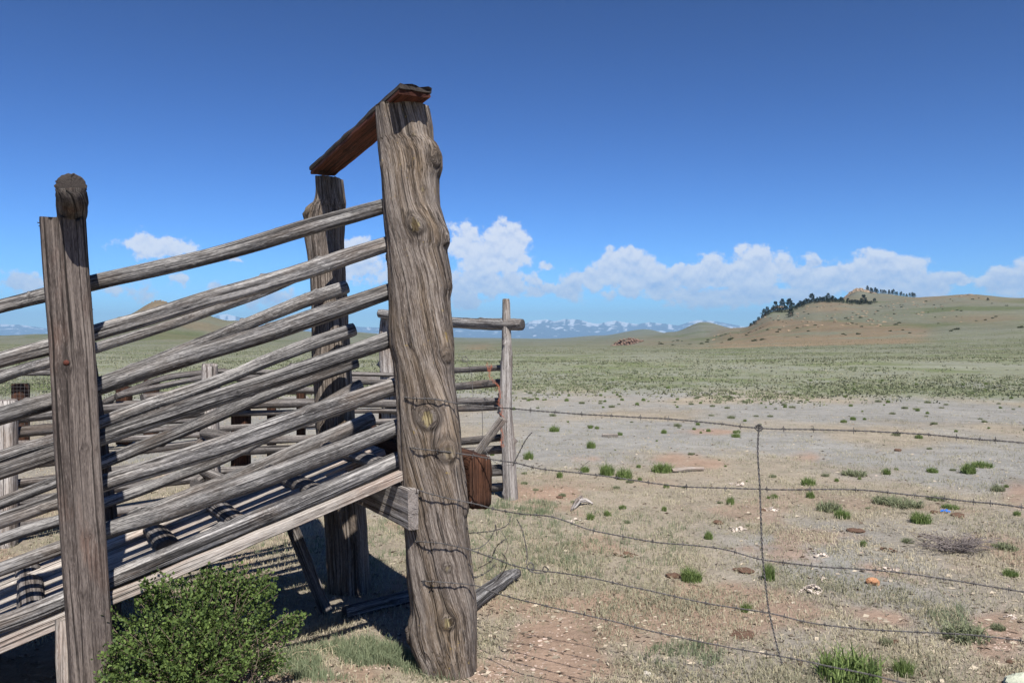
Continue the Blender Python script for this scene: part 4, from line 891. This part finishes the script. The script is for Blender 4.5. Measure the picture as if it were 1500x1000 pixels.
def far_sage():
    rng = np.random.default_rng(8); Vs = []; xs = []; ys = []; hs = []
    for i in range(26000):
        q = rng.random(); D = 19+q**1.6*110; u = rng.uniform(-.75, .75); X = u*D
        dn = .75*mn.fractal(Vector((X*.12+3, D*.16, 6)), 1, 2, 4)+.42*math.exp(-((D-26)/6)**2)-.03*(D/40)+.25*(rng.random()-.5)-.55*(1-smst(18.5, 25, D))
        if dn > .22: xs.append(X); ys.append(D); hs.append(rng.uniform(.015, .065)*(1+D/80))
    cx, cy, h = np.array(xs), np.array(ys), np.array(hs); zf = np.array([gz(a, b) for a, b in zip(xs, ys)]); n = len(cx)
    V, Fc, tn = blades(cx, cy, 10, h, h*2.4, rng, 1.6, .035, zf=zf)
    tag(link("distant_sagebrush", mesh("distant_sagebrush", V, Fc, False, {'tone': ('FLOAT', 'value', tn)}), M_SAGE), kind='stuff')
far_sage()
def tussocks():
    rng = np.random.default_rng(18); xs = []; ys = []; hs = []; tn_ = []
    for i in range(40000):
        q = rng.random(); D = 1/((1-q)/17+q/330.0); D = D if rng.random() < .55 else 20+rng.random()**1.4*260; u = rng.uniform(-.72, .72); X = u*D; n0 = mn.fractal(Vector((X*.06, D*.10, 16)), 1, 2, 4)
        if rng.random() > smst(18, 34, D+5*n0): continue
        if rng.random() < .55+n0: xs.append(X); ys.append(D); hs.append(rng.uniform(.02, .07)*(1+D/70)); tn_.append(n0)
    cx, cy, h = np.array(xs), np.array(ys), np.array(hs); zf = np.array([gz(a, b) for a, b in zip(xs, ys)])
    V, Fc, tn = blades(cx, cy, 5, h, h*3.2, rng, 1.8, .05, zf=zf); tn = np.clip(tn-np.repeat(np.array(tn_), 30)*.8, 0, 1)
    m = leafmat("olive_tussock", (.145, .155, .09), (.27, .26, .185), .9, .1)
    tag(link("grass_tussocks", mesh("grass_tussocks", V, Fc, False, {'tone': ('FLOAT', 'value', tn)}), m), kind='stuff')
tussocks()
def dead_shrub():
    V = []; Fc = []; rs = random.Random(4); c = onto(1400, 806)
    for k in range(190):
        a = rs.uniform(0, 6.28); r = rs.uniform(.05, .30); q = [c+Vector((math.cos(a)*r*.2, math.sin(a)*r*.2, 0))]
        q.append(c+Vector((math.cos(a)*r*.7, math.sin(a)*r*.5, rs.uniform(.03, .1)))); a += rs.uniform(-.8, .8); q.append(c+Vector((math.cos(a)*r*1.3, math.sin(a)*r*.8, rs.uniform(.04, .13))))
        tube(V, Fc, [spline(q, i/5) for i in range(6)], .0022, 3)
    tag(link("dead_shrub", mesh("dead_shrub", V, Fc), simple_mat("grey_dead_twigs", (.19, .165, .155), .9)), "low grey tangled dead shrub in the right field below the blue scrap", "dead shrub")
dead_shrub()
def dry_stalks():
    V = []; Fc = []; rs = random.Random(6)
    for k in range(46):
        a = onto(rs.uniform(330, 470), rs.uniform(930, 1000)); an = rs.uniform(0, 6.28); l = rs.uniform(.08, .22); b = a+Vector((math.cos(an)*l, math.sin(an)*l, rs.uniform(.005, .09)))
        tube(V, Fc, [a+Vector((0, 0, .004)), a.lerp(b, .5)+Vector((0, 0, .02)), b], .0013, 3)
    tag(link("dry_stalks", mesh("dry_stalks", V, Fc), simple_mat("pale_straw", (.42, .35, .24), .9)), kind='stuff')
dry_stalks()

# ------------------------------------------------------------------ stones, scraps and litter
def rock_mesh(name, seed, flat=.6, rough=.35, sub=3):
    import bmesh
    bm = bmesh.new(); bmesh.ops.create_icosphere(bm, subdivisions=sub, radius=1)
    for v in bm.verts:
        p = v.co.copy(); f = 1+rough*mn.fractal(p*1.2+Vector((seed*3.1, 0, 0)), 1, 2, 4)
        q = Vector((round(p.x*2.2)/2.2, round(p.y*2.2)/2.2, round(p.z*2.2)/2.2)); v.co = (p*.6+q*.4)*f; v.co.z *= flat
    me = bpy.data.meshes.new(name); bm.to_mesh(me); bm.free(); me.polygons.foreach_set('use_smooth', [False]*len(me.polygons)); return me
M_OR = simple_mat("orange_stone", (.42, .22, .12), .9, scale=6); M_PALE = simple_mat("pale_stone", (.46, .42, .36), .9, scale=6); M_DUNG = simple_mat("dry_dung", (.125, .078, .055), .95, scale=8)
M_BLUE = simple_mat("blue_plastic", (.02, .17, .62), .4, scale=4, var=.15); M_WHIT = simple_mat("bleached_scrap", (.50, .43, .37), .9, scale=10)
M_LICH = simple_mat("pale_green_stone", (.44, .46, .36), .9, scale=5, var=.15)
RK = [rock_mesh("stone", i) for i in range(5)]
def rock(name, px, py, wpx, hpx, mat, label, cat, group=None, k=0):
    me = RK[k % 5].copy(); me.materials.clear(); me.materials.append(mat); p = onto(px, py); D = p.y; o = bpy.data.objects.new(name, me); COL.objects.link(o)
    s = wpx/FP*D/2; o.location = p+Vector((0, 0, hpx/FP*D*.25)); o.scale = (s, s*.8, hpx/FP*D*.8); o.rotation_euler[2] = k*2.1; return tag(o, label, cat, group)
rock("stone", 1278, 854, 20, 13, M_OR, "single orange stone in the grass between the third and fourth wires", "stone", k=1)
rock("stone", 1500, 1012, 60, 26, M_LICH, "pale greenish flat stone cut off by the bottom right corner", "stone", k=2)
rock("stone", 948, 986, 12, 9, M_PALE, "whitish stone near the bottom edge right of the big post", "stone", k=3)
for k, (px, py, ww, hh, lb) in enumerate([(1052, 766, 15, 7, "dark dung lump left of the stay"), (1253, 778, 28, 5, "long flat dung patch below the second wire"), (1403, 757, 22, 6, "dung pat right of the blue scrap"), (1370, 752, 14, 5, "dung pat touching the blue scrap on its left"), (820, 729, 12, 4, "dung lump on the red soil beside the gate upright"),
        (1086, 930, 40, 4, "broad crumbled dung patch left of the stay foot"), (987, 845, 22, 7, "red brown dung patch beside the compact tuft"), (1090, 838, 30, 5, "flat dark dung patch left of the tuft behind the stay"), (1315, 660, 13, 4, "small dung pat far out in the right field"), (1118, 748, 9, 4, "small dung lump at the stay"), (1480, 968, 12, 6, "dark lump near the right edge above the corner stone"), (1312, 942, 10, 6, "dark lump right of the small grey green tuft")]):
    rock("dung_pat", px, py, ww, hh, M_DUNG, lb, "dung", "dry dung pats in the field", k)
def scrap(px, py, wpx, hpx, label, seed, mat, name="bleached_scraps", cat="debris", n=26, curl=.6):
    rs = random.Random(seed); V = []; Fc = []; c = onto(px, py); D = c.y; sx = wpx/FP*D/2; sz = hpx/FP*D
    for k in range(n):
        a = rs.uniform(0, 6.28); r = math.sqrt(rs.random()); p = c+Vector((math.cos(a)*r*sx, math.sin(a)*r*sx*.9, rs.uniform(0, sz*.6)*(1-r*.6)))
        l = rs.uniform(.25, .6)*sx; d = Vector((rs.gauss(0, 1), rs.gauss(0, 1), rs.gauss(0, .35))).normalized(); s = d.cross(Vector((rs.gauss(0, .4), rs.gauss(0, .4), 1))).normalized()*l*rs.uniform(.18, .45); u = d.cross(s).normalized()
        b = len(V); th = l*.06
        for i in range(5):
            t = i/4-.5; q = p+d*l*t+u*(l*curl*(t*t)*rs.uniform(.6, 1.2)); ww = s*(1-abs(t)*.7)
            V += [q-ww, q+ww, q+ww+u*th, q-ww+u*th]
        for i in range(4):
            for j in range(4): Fc.append((b+i*4+j, b+i*4+(j+1) % 4, b+i*4+4+(j+1) % 4, b+i*4+4+j))
        Fc.append((b+3, b+2, b+1, b)); Fc.append((b+16, b+17, b+18, b+19))
    tag(link(name, mesh(name, V, Fc, False), mat), label, cat)
scrap(1190, 868, 34, 20, "pile of bleached curled scraps in the middle of the right field", 1, M_WHIT, n=44)
scrap(1212, 850, 30, 6, "thin row of bleached scraps above the larger pile", 2, M_WHIT, n=20)
scrap(1306, 834, 26, 12, "bleached scraps lying just below the third wire on the right", 3, M_WHIT, n=26)
scrap(1300, 807, 24, 10, "dark and pale scraps behind the third wire on the right", 4, M_DUNG, n=20)
scrap(1200, 815, 24, 12, "small pile of pinkish scraps behind the third wire", 5, M_WHIT, n=22)
scrap(1078, 775, 28, 8, "low litter of pale scraps left of the stay below the second wire", 6, M_WHIT, n=20)
scrap(1130, 746, 26, 7, "bleached chips just right of the stay below the second wire", 7, M_WHIT, n=20)
scrap(1080, 710, 20, 9, "white chips just left of the stay above the second wire", 8, M_WHIT, n=22)
scrap(838, 764, 24, 5, "flat pinkish scraps under the third wire near the post", 9, M_WHIT, n=20)
scrap(1384, 750, 15, 9, "crumpled bright blue plastic scrap in the right field", 10, M_BLUE, "plastic_scrap", "litter", 22)
scrap(915, 812, 34, 5, "flat reddish scrap of bark between the third and fourth wires", 11, M_DUNG, n=18)
scrap(1480, 0+905, 20, 5, "small pale scrap near the right edge", 12, M_WHIT, n=20)
def wood_scrap(pts, r, label, mat=M_SILVER, seed=1):
    o = pole("driftwood", pts, r, mat, None, seg=14, seed=seed, nk=1, rough=.15, fine=.08, step=.02); tag(o, label, "wood scrap")
wood_scrap([onto(837, 750)+Vector((0, 0, .01)), onto(847, 741)+Vector((0, 0, .05)), onto(852, 737)+Vector((0, 0, .06))], [.012, .03, .02], "left forked piece of grey driftwood above the third wire", seed=5)
wood_scrap([onto(848, 742)+Vector((0, 0, .05)), onto(858, 739)+Vector((0, 0, .04)), onto(868, 741)+Vector((0, 0, .02))], [.02, .022, .01], "right curved piece of grey driftwood above the third wire", seed=6)
wood_scrap([onto(985, 692)+Vector((0, 0, .03)), onto(1010, 691)+Vector((0, 0, .04)), onto(1031, 690)+Vector((0, 0, .03))], [.02, .022, .018], "pale bleached plank piece lying left of the stay behind the second wire", M_DECK, 7)
wood_scrap([onto(882, 640)+Vector((0, 0, .02)), onto(905, 640)+Vector((0, 0, .02))], [.035, .03], "pale bleached slab on the grey flat beyond the second wire", M_DECK, 8)
def pebbles():
    rs = random.Random(9); V = []; Fc = []; base = [v.co.copy() for v in rock_mesh("t", 3, .7, .3, 1).vertices]; tri = [tuple(p.vertices) for p in rock_mesh("t", 3, .7, .3, 1).polygons]
    for k in range(2600):
        if k < 1300:
            cx, cy, rx, ry, _ = REDP[rs.choice([0, 0, 1, 1, 2, 5, 7, 16, 17, 18])]; px, py = rs.gauss(cx, rx*.5), rs.gauss(cy, ry*.5)
        else: px, py = rs.uniform(-20, 1520), 600+400*rs.random()
        if py < 560: continue
        p = onto(px, py); s = rs.uniform(.002, .0065)*(1 if rs.random() < .93 else 2)*(1+.06*p.y); b = len(V); a = rs.uniform(0, 6.28); ca, sa = math.cos(a), math.sin(a)
        for v in base: V.append((p.x+(v.x*ca-v.y*sa)*s, p.y+(v.x*sa+v.y*ca)*s*.8, p.z+v.z*s*.8))
        for t in tri: Fc.append(tuple(b+i for i in t))
    m = simple_mat("pebble", (.38, .30, .25), .9, scale=9, var=.5)
    tag(link("gravel", mesh("gravel", V, np.array(Fc), False), m), kind='stuff')
pebbles()
def litter():
    rng = np.random.default_rng(21); n = 9000; U = rng.uniform(-.7, .72, n); q = rng.random(n); D = 1/((1-q)/3.6+q/26.0); X = U*D
    z = np.array([gz(a, b) for a, b in zip(X, D)]); a = rng.uniform(0, 6.283, n); l = rng.uniform(.006, .022, n)*(1+D*.05); w_ = l*rng.uniform(.15, .7, n)
    dx, dy = np.cos(a)*l, np.sin(a)*l; ex, ey = -np.sin(a)*w_, np.cos(a)*w_; h = rng.uniform(0, .5, n)*l
    V = np.stack([np.stack([X-dx, D-dy, z+.002], 1), np.stack([X+ex, D+ey, z+.004+h], 1), np.stack([X+dx, D+dy, z+.003+h*.5], 1), np.stack([X-ex, D-ey, z+.002], 1)], 1).reshape(-1, 3)
    tn = np.repeat(rng.random(n), 4); Fc = np.arange(n)[:, None]*4+np.array([[0, 1, 2, 3]])
    m = leafmat("dead_litter", (.06, .040, .028), (.50, .43, .33), .9, .1)
    tag(link("plant_litter", mesh("plant_litter", V, Fc, False, {'tone': ('FLOAT', 'value', tn)}), m), kind='stuff')
litter()

# ------------------------------------------------------------------ pines, rocks on the hills
def hit(px, D): 
    X = (px-HX)/FP*D; return Vector((X, D, hz(X, D)))
def py_of(v): return HY-FP*(v.z-CAMH)/v.y
def pine_parts(seed):
    rng = np.random.default_rng(seed); rs = random.Random(seed); V = []; Fc = []
    tube(V, Fc, [Vector((0, 0, -.06)), Vector((.01, 0, .35)), Vector((0, .01, .92))], .022, 5)
    n = 420; PS = []; DS = []; sz = []
    lobes = [(rs.uniform(0, 6.28), rs.uniform(.25, .85), rs.uniform(.5, 1.2)) for _ in range(9)]
    for k in range(n):
        t = rng.random()**.75; z = .06+.92*t; r = (.27*(1-t)**.65+.03)*(1+.35*math.sin(t*17+seed)); a = rng.uniform(0, 6.283)
        g = 1+.5*nz(math.cos(a)*1.5+seed, math.sin(a)*1.5, z*5); rr = r*g*rng.uniform(.3, 1); PS.append((math.cos(a)*rr, math.sin(a)*rr, z-.05*rr/.3)); DS.append((math.cos(a), math.sin(a), rng.normal()*.5)); sz.append(rng.uniform(.05, .11))
    Vl, Fl, tn = leaves(np.array(PS), np.array(DS), np.array(sz), rng, np.clip(rng.normal(.4, .3, n), 0, 1), .9)
    return mesh("trunk", V, Fc), mesh("crown", Vl, Fl, False, {'tone': ('FLOAT', 'value', tn)})
PP = [pine_parts(i+1) for i in range(5)]; M_BARK = simple_mat("pine_bark", (.10, .07, .05), .9)
for a, b in PP: a.materials.append(M_BARK); b.materials.append(M_NEED)
def pine(px, D, h, k, label, group, sx=1.0):
    p = hit(px, D); r = empty("pine_tree", p); r.scale = (h*1.05*sx, h*1.05*sx, h); r.rotation_euler[2] = k*1.3; tag(r, label, "tree", group)
    for nm, me in (("trunk", PP[k % 5][0]), ("crown", PP[k % 5][1])):
        o = bpy.data.objects.new(nm, me); COL.objects.link(o); o.parent = r
BIGP = [(1146, 660, 11.0, 1.0, "tallest dark pine standing on the left slope of the hill"), (1156, 655, 10.5, 1.2, "broad dark pine just right of the tallest one on the left slope"), (1158, 600, 6.0, 1.5, "low round pine at the foot of the broad one on the left slope"), (1136, 670, 8.5, 1.0, "slim pine left of the tallest one on the left slope"),
        (1124, 675, 6.5, 1.2, "pine lower down the left slope beyond the slim one"), (1119, 670, 6.5, 1.2, "lowest full pine on the left slope"), (1189, 690, 7.5, 1.4, "dark pine at the middle of the skyline row"), (1213, 700, 6.5, 1.1, "last pine of the skyline row before the spur"), (1265, 690, 8.0, 1.1, "pine standing in front of the rocky knob")]
for k, (px, D, h, sx, lb) in enumerate(BIGP): pine(px, D, h, k, lb, None, sx)
rs = random.Random(12); k = 10
for (x0, x1, n, D0, D1, h0, h1) in [(1098, 1130, 14, 655, 690, 2.5, 4.5), (1130, 1180, 16, 650, 695, 3.2, 5.5), (1165, 1236, 36, 655, 700, 3.2, 5.6)]:
    for i in range(n): pine(x0+(x1-x0)*(i+rs.uniform(.1, .9))/n, rs.uniform(D0, D1), rs.uniform(h0, h1)*.85, k, "small dark pine in the row climbing the left skyline of the hill", "pines along the left skyline", rs.uniform(1.0, 1.6)); k += 1
for i in range(16): pine(1236+46*(i+rs.random())/16, rs.uniform(660, 700), rs.uniform(2.6, 4.6), k, "small dark pine in the belt below the rocky knob", "pines below the rocky knob", 1.4); k += 1
for i in range(26): pine(1268+74*(i+rs.random())/26, rs.uniform(1050, 1110), rs.uniform(4.5, 8.5)*(1-.25*i/26), k, "small dark pine in the row along the ridge right of the knob", "pines along the ridge", rs.uniform(.9, 1.2)); k += 1
for (px, D) in [(1447, 610), (1075, 1500)]: pine(px, D, 2.2, k, "lone small dark shrub like tree on an open slope", "lone trees on the slopes", 1.6); k += 1

def outcrop(name, px, D, w_, h_, n, label, mat, seed, size, tilt=0.0):
    rs = random.Random(seed); V = []; Fc = []; src = [rock_mesh("t", i, .8, .5, 1) for i in range(3)]
    c = hit(px, D)
    for k in range(n):
        u = rs.uniform(-1, 1); d = rs.uniform(-1, 1); X = c.x+u*w_; Y = D+d*w_*.5; top = h_*max(0, 1-u*u)*max(0, 1-d*d); z = hz(X, Y)+top*rs.uniform(.1, 1.0)+tilt*u
        s = size*rs.uniform(.5, 1.5); m = src[k % 3]; b = len(V); a = rs.uniform(0, 6.28); ca, sa = math.cos(a), math.sin(a)
        for v in m.vertices: q = v.co; V.append((X+(q.x*ca-q.y*sa)*s, Y+(q.x*sa+q.y*ca)*s, z+q.z*s*1.1))
        for p in m.polygons: Fc.append(tuple(b+i for i in p.vertices))
    tag(link(name, mesh(name, V, np.array(Fc), False), mat), label, "rock outcrop")
M_RR = simple_mat("red_rock", (.20, .135, .105), .95, scale=.6); M_TR = simple_mat("tan_rock", (.27, .20, .135), .95, scale=.4, var=.4)
outcrop("rock_outcrop", 913, 330, 7.2, 2.8, 380, "isolated outcrop of red rocks on the plain left of the hill", M_RR, 1, .36, 2.2)
outcrop("rock_outcrop", 1257, 1070, 20, 3.0, 420, "rocky knob crowning the hill among the pines", M_TR, 2, 1.1)
outcrop("rock_outcrop", 1420, 690, 3.5, .9, 30, "tiny rock heap on the rounded summit right of the knob", M_TR, 3, .5)
outcrop("rock_outcrop", 1120, 690, 14, 2.0, 120, "broken rocks under the pines low on the left slope", M_TR, 4, .7, 3)
outcrop("rock_outcrop", 232, 500, 4, .5, 34, "rocky tip of the left hill seen between the poles", M_TR, 5, .35)
rs = random.Random(14)
HR = [rock_mesh("hillside_rock", 20+i, .7, .5, 1) for i in range(3)]
for q in HR: q.materials.append(M_TR)
for i in range(150):
    px = rs.gauss(1235, 75); D = rs.uniform(380, 560) if i % 2 else rs.uniform(560, 690)
    p = hit(px, D); py = py_of(p)
    o = bpy.data.objects.new("hillside_rock", HR[i % 3]); COL.objects.link(o); s = rs.uniform(.4, 1.1); o.location = p; o.scale = (s*1.4, s, s*.8); o.rotation_euler[2] = i
    tag(o, "small rock scattered over the bare face of the hill", "rock", "rocks on the hill face")

# dark low shrubs dotted over the hill and its foot
rs = random.Random(31); HS = [tuft_mesh("hill_shrub", 40, 400+i, 1.0, .10, .6) for i in range(3)]
M_HS = leafmat("dark_hill_shrub", (.035, .045, .022), (.09, .10, .05), .8, .1)
for q in HS: q.materials.append(M_HS)
for i in range(170):
    px = rs.uniform(1040, 1500) if i % 4 else rs.uniform(960, 1100); D = rs.uniform(260, 640); p = hit(px, D)
    if nz(px*.03, D*.01, 2) < -.1: continue
    o = bpy.data.objects.new("hill_shrub", HS[i % 3]); COL.objects.link(o); q = rs.uniform(.5, 1.3); o.location = p; o.scale = (q*1.4, q*1.4, q); o.rotation_euler[2] = i
    tag(o, "tiny dark shrub dotted on the green and tan slopes of the hill", "shrub", "dark shrubs on the hill slopes")
